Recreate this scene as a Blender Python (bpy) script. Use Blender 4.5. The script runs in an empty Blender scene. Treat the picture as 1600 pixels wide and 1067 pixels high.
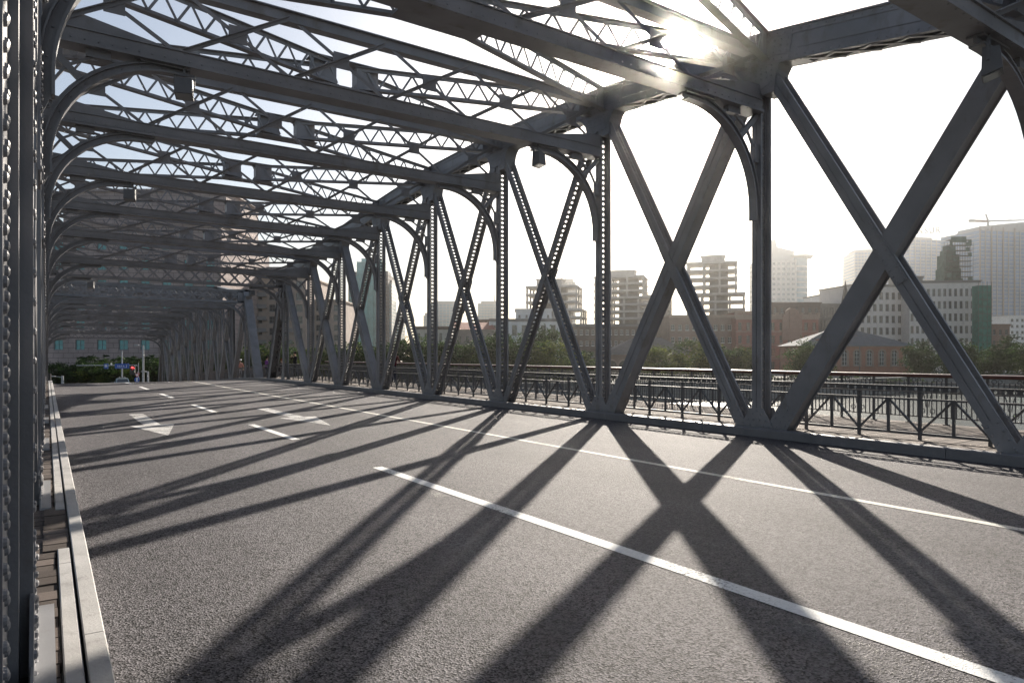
import bpy, math, random
from mathutils import Vector as V, Matrix
random.seed(7)
SC = bpy.context.scene
COL = SC.collection
R = math.radians
F = 1067.0                      # focal length in photo pixels (24 mm on a 36 mm wide frame)
HORY = 555.0                    # horizon row in the photograph
TH = math.atan(727.0 / F)       # camera yaw to the right of the bridge axis
CT, ST = math.cos(TH), math.sin(TH)
SUN_AZ, SUN_EL = R(47.2), R(23.4)
DECK = -1.45                    # walkway / truss foot level (camera is at the origin)
ROAD = -1.60
GR = -5.0                       # far bank ground
WATER = -6.9
XR, XL = 11.90, -0.22           # truss planes
L = 4.74                        # panel length

# ------------------------------------------------------------------ materials
MATS = {}
def nodes(m):
    m.use_nodes = True
    nt = m.node_tree
    return nt, nt.nodes, nt.links, nt.nodes['Principled BSDF']

def mat(name, col, rough=.7, var=.12, scale=3.0, bump=0.0, bscale=30.0, metal=0.0, spec=.5, detail=5, streak=0.0, dirt=None, dirt_amt=0.0):
    """plain weathered surface: base colour broken by world-space noise, optional dirt patches and vertical streaks"""
    m = bpy.data.materials.new(name)
    nt, N, K, P = nodes(m)
    geo = N.new('ShaderNodeNewGeometry')
    nz = N.new('ShaderNodeTexNoise'); nz.inputs['Scale'].default_value = scale; nz.inputs['Detail'].default_value = detail
    K.new(geo.outputs['Position'], nz.inputs['Vector'])
    ramp = N.new('ShaderNodeValToRGB')
    ramp.color_ramp.elements[0].position = .3; ramp.color_ramp.elements[1].position = .7
    lo = [c * (1 - var) for c in col]; hi = [min(1, c * (1 + var)) for c in col]
    ramp.color_ramp.elements[0].color = (*lo, 1); ramp.color_ramp.elements[1].color = (*hi, 1)
    K.new(nz.outputs['Fac'], ramp.inputs['Fac'])
    out = ramp.outputs['Color']
    if dirt:
        mp = N.new('ShaderNodeMapping'); mp.inputs['Scale'].default_value = (1, 1, 1 - .8 * streak)
        K.new(geo.outputs['Position'], mp.inputs['Vector'])
        n2 = N.new('ShaderNodeTexNoise'); n2.inputs['Scale'].default_value = scale * 1.7; n2.inputs['Detail'].default_value = 8; n2.inputs['Roughness'].default_value = .65
        K.new(mp.outputs['Vector'], n2.inputs['Vector'])
        r2 = N.new('ShaderNodeValToRGB'); r2.color_ramp.elements[0].position = .55; r2.color_ramp.elements[1].position = .75
        r2.color_ramp.elements[0].color = (0, 0, 0, 1); r2.color_ramp.elements[1].color = (dirt_amt,) * 3 + (1,)
        K.new(n2.outputs['Fac'], r2.inputs['Fac'])
        mx = N.new('ShaderNodeMixRGB'); mx.inputs['Color2'].default_value = (*dirt, 1)
        K.new(r2.outputs['Color'], mx.inputs['Fac']); K.new(out, mx.inputs['Color1'])
        out = mx.outputs['Color']
    K.new(out, P.inputs['Base Color'])
    P.inputs['Roughness'].default_value = rough; P.inputs['Metallic'].default_value = metal
    P.inputs['Specular IOR Level'].default_value = spec
    if bump:
        nb = N.new('ShaderNodeTexNoise'); nb.inputs['Scale'].default_value = bscale; nb.inputs['Detail'].default_value = 4
        K.new(geo.outputs['Position'], nb.inputs['Vector'])
        b = N.new('ShaderNodeBump'); b.inputs['Distance'].default_value = bump; b.inputs['Strength'].default_value = 1
        K.new(nb.outputs['Fac'], b.inputs['Height']); K.new(b.outputs['Normal'], P.inputs['Normal'])
    MATS[name] = m
    return m

def glow(name, col, s):
    m = bpy.data.materials.new(name); nt, N, K, P = nodes(m)
    P.inputs['Base Color'].default_value = (*col, 1)
    P.inputs['Emission Color'].default_value = (*col, 1); P.inputs['Emission Strength'].default_value = s
    return m

STEEL = mat('steel_paint', (.200, .198, .208), .45, .18, 1.3, .0015, 40, spec=.5, dirt=(.105, .075, .055), dirt_amt=.7, streak=.6)
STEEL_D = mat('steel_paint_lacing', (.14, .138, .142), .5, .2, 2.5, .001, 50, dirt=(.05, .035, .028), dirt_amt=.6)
RIVET = mat('rivet_paint', (.27, .275, .29), .38, .1, 9)
RAILP = mat('railing_paint', (.075, .076, .082), .6, .15, 5, dirt=(.05, .035, .03), dirt_amt=.4)
HANDR = mat('handrail_wood', (.075, .027, .02), .5, .25, 6, dirt=(.07, .03, .02), dirt_amt=.5)
KERB = mat('kerb_stone', (.37, .36, .35), .65, .14, 3.0, .002, 60, dirt=(.13, .12, .11), dirt_amt=.85)
KERBR = mat('kerb_painted_steel', (.155, .152, .16), .5, .12, 2.0, .001, 70, dirt=(.30, .29, .28), dirt_amt=.5)
PLATE = mat('cover_plate_steel', (.30, .30, .31), .38, .10, 4, .0006, 90, metal=.3, dirt=(.18, .16, .15), dirt_amt=.6)
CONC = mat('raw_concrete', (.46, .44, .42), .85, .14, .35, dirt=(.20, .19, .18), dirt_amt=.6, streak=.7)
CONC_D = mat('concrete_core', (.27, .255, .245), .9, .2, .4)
LAMPG = mat('lamp_housing', (.10, .10, .105), .45, .1, 6)
LAMPL = mat('lamp_lens', (.22, .22, .22), .15, .05, 6)

def m3(nt, c, w):
    r = nt.nodes.new('ShaderNodeValToRGB'); r.color_ramp.elements[0].position = .3; r.color_ramp.elements[1].position = .6; r.color_ramp.elements[0].color = (*[q * .72 for q in c], 1); r.color_ramp.elements[1].color = (*c, 1)
    nt.links.new(w.outputs['Fac'], r.inputs['Fac']); return r.outputs['Color']
def asphalt(name, base_lo, base_hi, worn=None):
    m = bpy.data.materials.new(name); nt, N, K, P = nodes(m)
    geo = N.new('ShaderNodeNewGeometry')
    def noise(s, d=4, r=.5):
        n = N.new('ShaderNodeTexNoise'); n.inputs['Scale'].default_value = s; n.inputs['Detail'].default_value = d; n.inputs['Roughness'].default_value = r
        K.new(geo.outputs['Position'], n.inputs['Vector']); return n
    vo = N.new('ShaderNodeTexVoronoi'); vo.inputs['Scale'].default_value = 88; K.new(geo.outputs['Position'], vo.inputs['Vector'])
    sx = N.new('ShaderNodeSeparateColor'); K.new(vo.outputs['Color'], sx.inputs['Color'])
    g0 = noise(24, 5, .8)
    g = N.new('ShaderNodeMath'); g.operation = 'MULTIPLY_ADD'; g.inputs[1].default_value = .55
    K.new(sx.outputs['Red'], g.inputs[0]); K.new(g0.outputs['Fac'], g.inputs[2])
    rp = N.new('ShaderNodeValToRGB'); rp.color_ramp.elements[0].position = .52; rp.color_ramp.elements[1].position = 1.02
    rp.color_ramp.elements[0].color = (*base_lo, 1); rp.color_ramp.elements[1].color = (*base_hi, 1)
    K.new(g.outputs['Value'], rp.inputs['Fac'])
    b = noise(.45, 6, .6)
    r2 = N.new('ShaderNodeMapRange'); r2.inputs['From Min'].default_value = .3; r2.inputs['From Max'].default_value = .7
    r2.inputs['To Min'].default_value = .84; r2.inputs['To Max'].default_value = 1.14
    K.new(b.outputs['Fac'], r2.inputs['Value'])
    mul = N.new('ShaderNodeMixRGB'); mul.blend_type = 'MULTIPLY'; mul.inputs['Fac'].default_value = 1
    K.new(rp.outputs['Color'], mul.inputs['Color1']); K.new(r2.outputs['Result'], mul.inputs['Color2'])
    out = mul.outputs['Color']
    mpt = N.new('ShaderNodeMapping'); mpt.inputs['Scale'].default_value = (1.15, .035, 1); K.new(geo.outputs['Position'], mpt.inputs['Vector'])
    trk = N.new('ShaderNodeTexNoise'); trk.inputs['Scale'].default_value = 1; trk.inputs['Detail'].default_value = 4; K.new(mpt.outputs['Vector'], trk.inputs['Vector'])
    rt = N.new('ShaderNodeMapRange'); rt.inputs['From Min'].default_value = .35; rt.inputs['From Max'].default_value = .65; rt.inputs['To Min'].default_value = .80; rt.inputs['To Max'].default_value = 1.12
    K.new(trk.outputs['Fac'], rt.inputs['Value'])
    mt = N.new('ShaderNodeMixRGB'); mt.blend_type = 'MULTIPLY'; mt.inputs['Fac'].default_value = 1; K.new(out, mt.inputs['Color1']); K.new(rt.outputs['Result'], mt.inputs['Color2']); out = mt.outputs['Color']
    # pale scuffs
    sc = noise(2.3, 9, .75)
    r3 = N.new('ShaderNodeValToRGB'); r3.color_ramp.elements[0].position = .66; r3.color_ramp.elements[1].position = .80
    r3.color_ramp.elements[0].color = (0, 0, 0, 1); r3.color_ramp.elements[1].color = (.45, .45, .45, 1)
    K.new(sc.outputs['Fac'], r3.inputs['Fac'])
    mx = N.new('ShaderNodeMixRGB'); mx.inputs['Color2'].default_value = (.25, .24, .23, 1)
    K.new(r3.outputs['Color'], mx.inputs['Fac']); K.new(out, mx.inputs['Color1']); out = mx.outputs['Color']
    if worn:
        w = noise(38, 6, .8)
        w2 = noise(1.1, 3, .5)
        ad = N.new('ShaderNodeMath'); ad.operation = 'ADD'; K.new(w.outputs['Fac'], ad.inputs[0]); K.new(w2.outputs['Fac'], ad.inputs[1])
        r4 = N.new('ShaderNodeValToRGB'); r4.color_ramp.elements[0].position = .0; r4.color_ramp.elements[1].position = 1
        mr = N.new('ShaderNodeMapRange'); mr.inputs['From Min'].default_value = worn[1]; mr.inputs['From Max'].default_value = worn[2]
        K.new(ad.outputs['Value'], mr.inputs['Value'])
        m2 = N.new('ShaderNodeMixRGB'); m2.inputs['Color2'].default_value = (*worn[0], 1)
        K.new(mr.outputs['Result'], m2.inputs['Fac']); K.new(out, m2.inputs['Color1']); out = m2.outputs['Color']
    K.new(out, P.inputs['Base Color'])
    P.inputs['Roughness'].default_value = .80; P.inputs['Specular IOR Level'].default_value = .2
    nb = vo; 
    bp = N.new('ShaderNodeBump'); bp.inputs['Distance'].default_value = .007 if not worn else .004; bp.inputs['Strength'].default_value = .9
    K.new(nb.outputs['Distance'], bp.inputs['Height']); K.new(bp.outputs['Normal'], P.inputs['Normal'])
    if worn:
        tb = N.new('ShaderNodeBsdfTransparent'); ms = N.new('ShaderNodeMixShader'); K.new(mr.outputs['Result'], ms.inputs['Fac']); K.new(tb.outputs['BSDF'], ms.inputs[1]); K.new(P.outputs['BSDF'], ms.inputs[2]); K.new(ms.outputs['Shader'], N['Material Output'].inputs['Surface'])
        K.new(m3(nt, worn[0], w), P.inputs['Base Color'])
    return m
ASPH = asphalt('asphalt', (.004, .004, .005), (.146, .137, .148))
PAINT = asphalt('road_paint', (.05, .05, .05), (.15, .15, .15), ((.74, .74, .73), .73, .90))
PAINTW = asphalt('road_paint_worn', (.045, .045, .045), (.15, .145, .14), ((.34, .33, .32), 1.0, 1.32))
PAINTY = asphalt('road_paint_edge', (.05, .05, .05), (.15, .15, .15), ((.68, .66, .60), .62, .88))
PAINTA = asphalt('road_paint_arrow', (.05, .05, .05), (.15, .15, .15), ((.58, .57, .56), .80, 1.05))

def wood(name, col):
    m = bpy.data.materials.new(name); nt, N, K, P = nodes(m)
    geo = N.new('ShaderNodeNewGeometry')
    mp = N.new('ShaderNodeMapping'); mp.inputs['Scale'].default_value = (1.2, 22, 8)
    K.new(geo.outputs['Position'], mp.inputs['Vector'])
    n = N.new('ShaderNodeTexNoise'); n.inputs['Scale'].default_value = 4; n.inputs['Detail'].default_value = 7; n.inputs['Roughness'].default_value = .7
    K.new(mp.outputs['Vector'], n.inputs['Vector'])
    r = N.new('ShaderNodeValToRGB'); r.color_ramp.elements[0].position = .3; r.color_ramp.elements[1].position = .75
    r.color_ramp.elements[0].color = (*[c * .6 for c in col], 1); r.color_ramp.elements[1].color = (*[c * 1.3 for c in col], 1)
    K.new(n.outputs['Fac'], r.inputs['Fac'])
    at = N.new('ShaderNodeAttribute'); at.attribute_name = 'tone'
    mr = N.new('ShaderNodeMapRange'); mr.inputs['To Min'].default_value = .62; mr.inputs['To Max'].default_value = 1.3
    K.new(at.outputs['Fac'], mr.inputs['Value'])
    mu = N.new('ShaderNodeMixRGB'); mu.blend_type = 'MULTIPLY'; mu.inputs['Fac'].default_value = 1
    K.new(r.outputs['Color'], mu.inputs['Color1']); K.new(mr.outputs['Result'], mu.inputs['Color2'])
    K.new(mu.outputs['Color'], P.inputs['Base Color'])
    P.inputs['Roughness'].default_value = .9; P.inputs['Specular IOR Level'].default_value = .12
    b = N.new('ShaderNodeBump'); b.inputs['Distance'].default_value = .003
    K.new(n.outputs['Fac'], b.inputs['Height']); K.new(b.outputs['Normal'], P.inputs['Normal'])
    return m
PLANK = wood('walkway_planks', (.17, .145, .13))
PLANK_D = wood('old_planks', (.11, .09, .08))

def brick(name, c1, c2, mortar, sc=4.0, bw=.25, bh=.075, rough=.85, ms=.012):
    m = bpy.data.materials.new(name); nt, N, K, P = nodes(m)
    tc = N.new('ShaderNodeTexCoord')
    mp = N.new('ShaderNodeMapping'); mp.inputs['Rotation'].default_value = (R(90), 0, 0)
    K.new(tc.outputs['Object'], mp.inputs['Vector'])
    b = N.new('ShaderNodeTexBrick'); b.inputs['Scale'].default_value = 1; b.inputs['Brick Width'].default_value = bw
    b.inputs['Row Height'].default_value = bh; b.inputs['Mortar Size'].default_value = ms
    b.inputs['Color1'].default_value = (*c1, 1); b.inputs['Color2'].default_value = (*c2, 1); b.inputs['Mortar'].default_value = (*mortar, 1)
    K.new(mp.outputs['Vector'], b.inputs['Vector'])
    n = N.new('ShaderNodeTexNoise'); n.inputs['Scale'].default_value = .35; n.inputs['Detail'].default_value = 6
    K.new(tc.outputs['Object'], n.inputs['Vector'])
    mr = N.new('ShaderNodeMapRange'); mr.inputs['From Min'].default_value = .3; mr.inputs['From Max'].default_value = .7; mr.inputs['To Min'].default_value = .8; mr.inputs['To Max'].default_value = 1.2
    K.new(n.outputs['Fac'], mr.inputs['Value'])
    mu = N.new('ShaderNodeMixRGB'); mu.blend_type = 'MULTIPLY'; mu.inputs['Fac'].default_value = 1
    K.new(b.outputs['Color'], mu.inputs['Color1']); K.new(mr.outputs['Result'], mu.inputs['Color2'])
    K.new(mu.outputs['Color'], P.inputs['Base Color']); P.inputs['Roughness'].default_value = rough
    return m
RBRICK = brick('red_brick', (.33, .10, .075), (.25, .075, .06), (.30, .20, .17), bw=.5, bh=.15)
OBRICK = brick('orange_brick', (.42, .17, .11), (.34, .135, .09), (.32, .25, .2), bw=.5, bh=.15)
BBRICK = brick('brown_brick', (.26, .17, .135), (.21, .14, .115), (.2, .16, .14), bw=.6, bh=.2)
PSTONE = brick('pink_stone_panels', (.40, .32, .30), (.365, .295, .28), (.16, .13, .125), bw=2.2, bh=1.1, ms=.05)
SLATE = brick('slate_roof', (.085, .085, .095), (.065, .065, .072), (.05, .05, .055), bw=.6, bh=.35)
TSTONE = mat('tan_stone', (.40, .33, .29), .85, .1, .5, dirt=(.2, .17, .15), dirt_amt=.5, streak=.7)
CREAM = mat('cream_render', (.48, .45, .40), .85, .08, .5, dirt=(.3, .27, .24), dirt_amt=.5, streak=.8)
BEIGE = mat('beige_stone', (.66, .62, .58), .8, .06, .6, dirt=(.3, .28, .26), dirt_amt=.45, streak=.8)
BUFF = mat('buff_stone', (.34, .25, .20), .85, .1, .9, dirt=(.2, .16, .13), dirt_amt=.5)
SPIREM = mat('spire_slates', (.035, .035, .04), .8, .15, 1.5)
GABLE = mat('gable_stone', (.30, .19, .15), .85, .12, 1.0, dirt=(.2, .13, .11), dirt_amt=.5)
WHITE = mat('white_render', (.74, .74, .73), .8, .07, .5, dirt=(.4, .4, .39), dirt_amt=.4, streak=.8)
GREYW = mat('grey_render', (.20, .195, .195), .85, .12, .5, dirt=(.12, .115, .11), dirt_amt=.6, streak=.8)
DARKW = mat('dark_brown_cladding', (.12, .085, .075), .8, .15, .5, dirt=(.08, .06, .055), dirt_amt=.5, streak=.8)
METALR = mat('zinc_roof', (.11, .122, .14), .9, .10, 1.0, spec=.15, dirt=(.24, .26, .28), dirt_amt=.5)
REDROOF = mat('red_tiles', (.32, .11, .075), .8, .2, 2)
QUAY = brick('quay_stone', (.26, .255, .25), (.21, .205, .20), (.12, .12, .12), bw=1.6, bh=.5, ms=.03)
GLASSD = mat('window_glass', (.045, .055, .065), .08, .4, .3, spec=.8)
GLASSW = mat('window_glass_pale', (.30, .34, .38), .1, .3, .4, spec=.8)
GLASST = mat('teal_glass', (.10, .36, .37), .2, .25, .25, spec=.8)
GLASSB = mat('blue_glass', (.18, .31, .50), .12, .3, .06, spec=.8)
GLASSG = mat('grey_glass', (.27, .40, .48), .12, .2, .06, spec=.8)
FRAMEW = mat('white_frame', (.72, .72, .70), .5, .05, 3)
FRAMEG = mat('grey_frame', (.25, .25, .26), .5, .1, 3)
BANDP = mat('pale_cladding', (.50, .48, .46), .6, .08, .3)
NET = mat('green_net', (.015, .17, .13), .8, .35, .9, detail=8)
NETG = mat('grey_green_net', (.10, .155, .125), .9, .35, .8, detail=8)
POLE = mat('scaffold_pole', (.10, .105, .10), .6, .2, 4)
GALV = mat('galvanised', (.38, .39, .40), .45, .1, 4)
CRANE = mat('crane_paint', (.30, .12, .08), .6, .1, 2)
SIGNB = mat('sign_blue', (.02, .085, .36), .4, .08, 2)
SIGNW = mat('sign_white', (.8, .8, .8), .5, .03, 2)
SIGNR = mat('sign_red', (.55, .03, .03), .4, .05, 2)
BLACK = mat('black_plastic', (.02, .02, .022), .4, .2, 5)
TYRE = mat('tyre_rubber', (.025, .025, .025), .8, .2, 9)
CARP = mat('pale_blue_car_paint', (.42, .52, .56), .25, .03, 1)
CARW = mat('white_car_paint', (.75, .75, .76), .25, .03, 1)
CARD = mat('dark_car_paint', (.06, .065, .075), .25, .03, 1)
BARK = mat('bark', (.10, .075, .055), .9, .3, 6, .01, 12)
GROUND = mat('bank_ground', (.16, .155, .14), .95, .2, .3)
TENT = mat('white_canopy', (.7, .7, .7), .7, .05, 1)

def leafmat(name, col):
    m = bpy.data.materials.new(name); nt, N, K, P = nodes(m)
    geo = N.new('ShaderNodeNewGeometry')
    rp = N.new('ShaderNodeValToRGB'); rp.color_ramp.elements[0].color = (*[c * .78 for c in col], 1); rp.color_ramp.elements[1].color = (*[c * 1.22 for c in col], 1)
    K.new(geo.outputs['Random Per Island'], rp.inputs['Fac'])
    K.new(rp.outputs['Color'], P.inputs['Base Color']); P.inputs['Roughness'].default_value = .8; P.inputs['Specular IOR Level'].default_value = .08
    tr = N.new('ShaderNodeBsdfTranslucent'); K.new(rp.outputs['Color'], tr.inputs['Color'])
    mx = N.new('ShaderNodeMixShader'); mx.inputs['Fac'].default_value = .22
    K.new(P.outputs['BSDF'], mx.inputs[1]); K.new(tr.outputs['BSDF'], mx.inputs[2])
    K.new(mx.outputs['Shader'], N['Material Output'].inputs['Surface'])
    return m
LEAF_D = leafmat('dark_leaves', (.024, .050, .017))
LEAF_M = leafmat('mid_leaves', (.042, .080, .019))
LEAF_Y = leafmat('yellow_leaves', (.125, .15, .03))

def water_mat():
    m = bpy.data.materials.new('river_water'); nt, N, K, P = nodes(m)
    P.inputs['Base Color'].default_value = (.055, .062, .052, 1); P.inputs['Roughness'].default_value = .22; P.inputs['IOR'].default_value = 1.33; P.inputs['Specular IOR Level'].default_value = .3
    geo = N.new('ShaderNodeNewGeometry')
    mp = N.new('ShaderNodeMapping'); mp.inputs['Rotation'].default_value = (0, 0, TH); mp.inputs['Scale'].default_value = (.5, 1.2, 1)
    K.new(geo.outputs['Position'], mp.inputs['Vector'])
    n = N.new('ShaderNodeTexNoise'); n.inputs['Scale'].default_value = 1.1; n.inputs['Detail'].default_value = 6; n.inputs['Roughness'].default_value = .6
    K.new(mp.outputs['Vector'], n.inputs['Vector'])
    b = N.new('ShaderNodeBump'); b.inputs['Distance'].default_value = .16; b.inputs['Strength'].default_value = .8
    K.new(n.outputs['Fac'], b.inputs['Height']); K.new(b.outputs['Normal'], P.inputs['Normal'])
    return m
WATERM = water_mat()

# ------------------------------------------------------------------ mesh builder
class MB:
    def __init__(s): s.v = []; s.f = []; s.m = []; s.mi = 0
    def _add(s, vs, fs):
        o = len(s.v); s.v += [tuple(p) for p in vs]
        for f in fs: s.f.append([i + o for i in f]); s.m.append(s.mi)
    def box(s, c, size, ax=None):
        c = V(c); a, b, d = [V(q) for q in ax] if ax else (V((1, 0, 0)), V((0, 1, 0)), V((0, 0, 1)))
        a = a * (size[0] / 2); b = b * (size[1] / 2); d = d * (size[2] / 2)
        vs = [c - a - b - d, c + a - b - d, c + a + b - d, c - a + b - d, c - a - b + d, c + a - b + d, c + a + b + d, c - a + b + d]
        s._add(vs, [(0, 3, 2, 1), (4, 5, 6, 7), (0, 1, 5, 4), (1, 2, 6, 5), (2, 3, 7, 6), (3, 0, 4, 7)]); return s
    def b2(s, lo, hi):
        return s.box([(lo[i] + hi[i]) / 2 for i in range(3)], [hi[i] - lo[i] for i in range(3)])
    def bar(s, p0, p1, w, h, up=(0, 0, 1)):
        p0 = V(p0); p1 = V(p1); d = (p1 - p0); ln = d.length
        if ln < 1e-6: return s
        d /= ln; up = V(up); side = d.cross(up)
        if side.length < 1e-4: side = d.cross(V((1, 0, 0)))
        side.normalize(); u = side.cross(d)
        return s.box((p0 + p1) / 2, (w, ln, h), (side, d, u))
    def prism(s, pts, vec):
        pts = [V(p) for p in pts]; vec = V(vec); n = len(pts)
        s._add(pts + [p + vec for p in pts], [tuple(range(n))[::-1], tuple(range(n, 2 * n))] + [(i, (i + 1) % n, n + (i + 1) % n, n + i) for i in range(n)]); return s
    def loft(s, rings, cap=True, close=True):
        n = len(rings[0]); vs = [p for r in rings for p in r]; fs = []
        for k in range(len(rings) - 1):
            for i in range(n if close else n - 1):
                j = (i + 1) % n; fs.append((k * n + i, k * n + j, (k + 1) * n + j, (k + 1) * n + i))
        if cap: fs += [tuple(range(n))[::-1], tuple(range((len(rings) - 1) * n, len(rings) * n))]
        s._add(vs, fs); return s
    def tube(s, p0, p1, r0, r1=None, n=8):
        r1 = r0 if r1 is None else r1
        p0 = V(p0); p1 = V(p1); d = (p1 - p0).normalized(); q = V((1, 0, 0)) if abs(d.x) < .8 else V((0, 1, 0))
        a = d.cross(q).normalized(); b = d.cross(a)
        ring = lambda p, r: [p + (a * math.cos(2 * math.pi * i / n) + b * math.sin(2 * math.pi * i / n)) * r for i in range(n)]
        return s.loft([ring(p0, r0), ring(p1, r1)])
    def dome(s, c, nrm, r, n=6):
        c = V(c); d = V(nrm).normalized(); q = V((1, 0, 0)) if abs(d.x) < .8 else V((0, 1, 0)); a = d.cross(q).normalized(); b = d.cross(a)
        ring = lambda h, k: [c + d * h + (a * math.cos(2 * math.pi * i / n) + b * math.sin(2 * math.pi * i / n)) * k for i in range(n)]
        return s.loft([ring(0, r), ring(r * .5, r * .82), ring(r * .72, r * .35)])
    def sphere(s, c, r, n=10, m=7, sc=(1, 1, 1)):
        c = V(c); rings = []
        for k in range(m + 1):
            t = math.pi * (k + .02) / (m + .04)
            rings.append([c + V((math.sin(t) * math.cos(2 * math.pi * i / n) * r * sc[0], math.sin(t) * math.sin(2 * math.pi * i / n) * r * sc[1], -math.cos(t) * r * sc[2])) for i in range(n)])
        return s.loft(rings)
    def data(s, name, mats, smooth=False):
        me = bpy.data.meshes.new(name); me.from_pydata(s.v, [], s.f)
        for m in (mats if isinstance(mats, (list, tuple)) else [mats]): me.materials.append(m)
        me.polygons.foreach_set('material_index', s.m)
        if smooth: me.polygons.foreach_set('use_smooth', [True] * len(s.f))
        me.update(); return me
    def build(s, name, mats, parent=None, smooth=False, loc=None):
        return link(name, s.data(name, mats, smooth), parent, loc)

def link(name, me, parent=None, loc=None, rot=None, scale=None):
    o = bpy.data.objects.new(name, me); COL.objects.link(o)
    if parent: o.parent = parent
    if loc is not None: o.location = loc
    if rot is not None: o.rotation_euler = rot
    if scale is not None: o.scale = scale
    return o
def tag(o, label, cat, group=None):
    o['label'] = label; o['category'] = cat
    if group: o['group'] = group
    return o
def thing(name, label, cat, loc=(0, 0, 0), rot=(0, 0, 0), group=None):
    o = bpy.data.objects.new(name, None); COL.objects.link(o); o.empty_display_size = .3
    o.location = loc; o.rotation_euler = rot
    return tag(o, label, cat, group)
def struct(name, mb, mats, smooth=False):
    o = mb.build(name, mats, None, smooth); o['kind'] = 'structure'; return o
def copy_tree(o, parent=None):
    c = o.copy(); COL.objects.link(c)
    if parent is not None: c.parent = parent
    for ch in list(o.children): copy_tree(ch, c)
    return c
def pos(px, z, y=None, h=None):
    """world point seen in photo column px at depth z along the optical axis"""
    u = (px - 800) / F * z
    H = h if h is not None else (HORY - y) * z / F
    return V((z * ST + u * CT, z * CT - u * ST, H))
def drop(Y):
    if Y < 42: return 0.0
    if Y < 52: return -.043 * (Y - 42) ** 2 / 20
    if Y < 99: return -.043 * (Y - 47)
    if Y < 112: return -.043 * 52 - .085 * (Y - 99)
    return -.043 * 52 - .085 * 13

# ------------------------------------------------------------------ camera, sun, sky, air
cam = bpy.data.cameras.new('camera'); co = bpy.data.objects.new('camera', cam); COL.objects.link(co)
cam.lens = 24.0; cam.sensor_width = 36; cam.sensor_fit = 'HORIZONTAL'; cam.clip_start = .05; cam.clip_end = 6000
cam.shift_y = (HORY - 533.5) / 1600
co.location = (0, 0, 0); co.rotation_euler = (R(90), 0, -TH)
SC.camera = co
sd = V((math.sin(SUN_AZ) * math.cos(SUN_EL), math.cos(SUN_AZ) * math.cos(SUN_EL), math.sin(SUN_EL)))
sl = bpy.data.lights.new('sun', 'SUN'); so = bpy.data.objects.new('sun', sl); COL.objects.link(so)
sl.energy = 5.0; sl.angle = R(.53); sl.color = (1.0, .91, .79)
so.rotation_euler = sd.to_track_quat('Z', 'Y').to_euler(); so.location = sd * 200
w = bpy.data.worlds.new('World'); SC.world = w; w.use_nodes = True
wn = w.node_tree.nodes; wl = w.node_tree.links
sky = wn.new('ShaderNodeTexSky'); sky.sky_type = 'NISHITA'; sky.sun_disc = False
sky.sun_elevation = SUN_EL; sky.sun_rotation = SUN_AZ; sky.altitude = 0; sky.air_density = 1.0; sky.dust_density = 1.2; sky.ozone_density = 1.6
bg = wn['Background']; bg.inputs['Strength'].default_value = .05
hs_ = wn.new('ShaderNodeHueSaturation'); hs_.inputs['Saturation'].default_value = .72
wl.new(sky.outputs['Color'], hs_.inputs['Color']); wl.new(hs_.outputs['Color'], bg.inputs['Color'])
vs_ = SC.view_settings; vs_.view_transform = 'Standard'; vs_.look = 'None'; vs_.gamma = 1; vs_.exposure = 1.42; vs_.use_curve_mapping = False
cy = SC.cycles; cy.max_bounces = 5; cy.diffuse_bounces = 3; cy.glossy_bounces = 3; cy.transmission_bounces = 3; cy.volume_bounces = 0
cy.transparent_max_bounces = 4; cy.use_denoising = True; cy.sample_clamp_indirect = 10; cy.caustics_reflective = False; cy.caustics_refractive = False

hz = MB(); hz.b2((-900, -120, WATER - 1), (1500, 1500, 146))
hm = bpy.data.materials.new('haze_air'); hm.use_nodes = True
hn = hm.node_tree.nodes; hl = hm.node_tree.links
hn.remove(hn['Principled BSDF'])
pv = hn.new('ShaderNodeVolumePrincipled'); pv.inputs['Color'].default_value = (.97, .945, .90, 1); pv.inputs['Density'].default_value = .00055
pv.inputs['Anisotropy'].default_value = .97
hl.new(pv.outputs['Volume'], hn['Material Output'].inputs['Volume'])
ho = hz.build('haze', hm); ho['kind'] = 'stuff'; ho['label'] = 'pale city haze filling the air over the river'; ho['category'] = 'haze'

# ------------------------------------------------------------------ road, kerbs, walkways
def strip(x0, x1, y0, y1, dz, step=1.0):
    mb = MB(); n = max(1, int(math.ceil((y1 - y0) / step))); vs = []; fs = []
    for i in range(n + 1):
        Y = y0 + (y1 - y0) * i / n; z = dz + drop(Y); vs += [(x0, Y, z), (x1, Y, z)]
    for i in range(n): fs.append((2 * i, 2 * i + 1, 2 * i + 3, 2 * i + 2))
    mb._add(vs, fs); return mb
def add(mb, o): mb._add(o.v, o.f); return mb
struct('road', strip(.22, 11.62, -16, 112, ROAD), ASPH)
mk = MB(); add(mk, strip(3.83, 3.98, -14, 9.15, ROAD + .004))
for y0 in (13.0, 20.6, 28.2, 35.8, 43.4, 51, 58.6, 66.2, 73.8): add(mk, strip(3.83, 3.98, y0, y0 + 3.45, ROAD + .004))
struct('road_marking_lane_line', mk, PAINT)
struct('road_marking_edge_line', strip(7.33, 7.45, -14, 99, ROAD + .004), PAINTY)
wk = MB(); add(wk, strip(3.62, 3.77, 6.4, 9.6, ROAD + .004)); add(wk, strip(3.50, 3.74, -8, 3.6, ROAD + .004)); add(wk, strip(3.62, 3.75, 9.6, 12.2, ROAD + .004))
for y0 in (14.6, 22.2, 29.8, 37.4): add(wk, strip(3.52, 3.66, y0 - 2.2, y0 + 1.6, ROAD + .004))
add(wk, strip(7.12, 7.22, 12, 24, ROAD + .004))
struct('road_marking_worn_line', wk, PAINTW)
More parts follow.
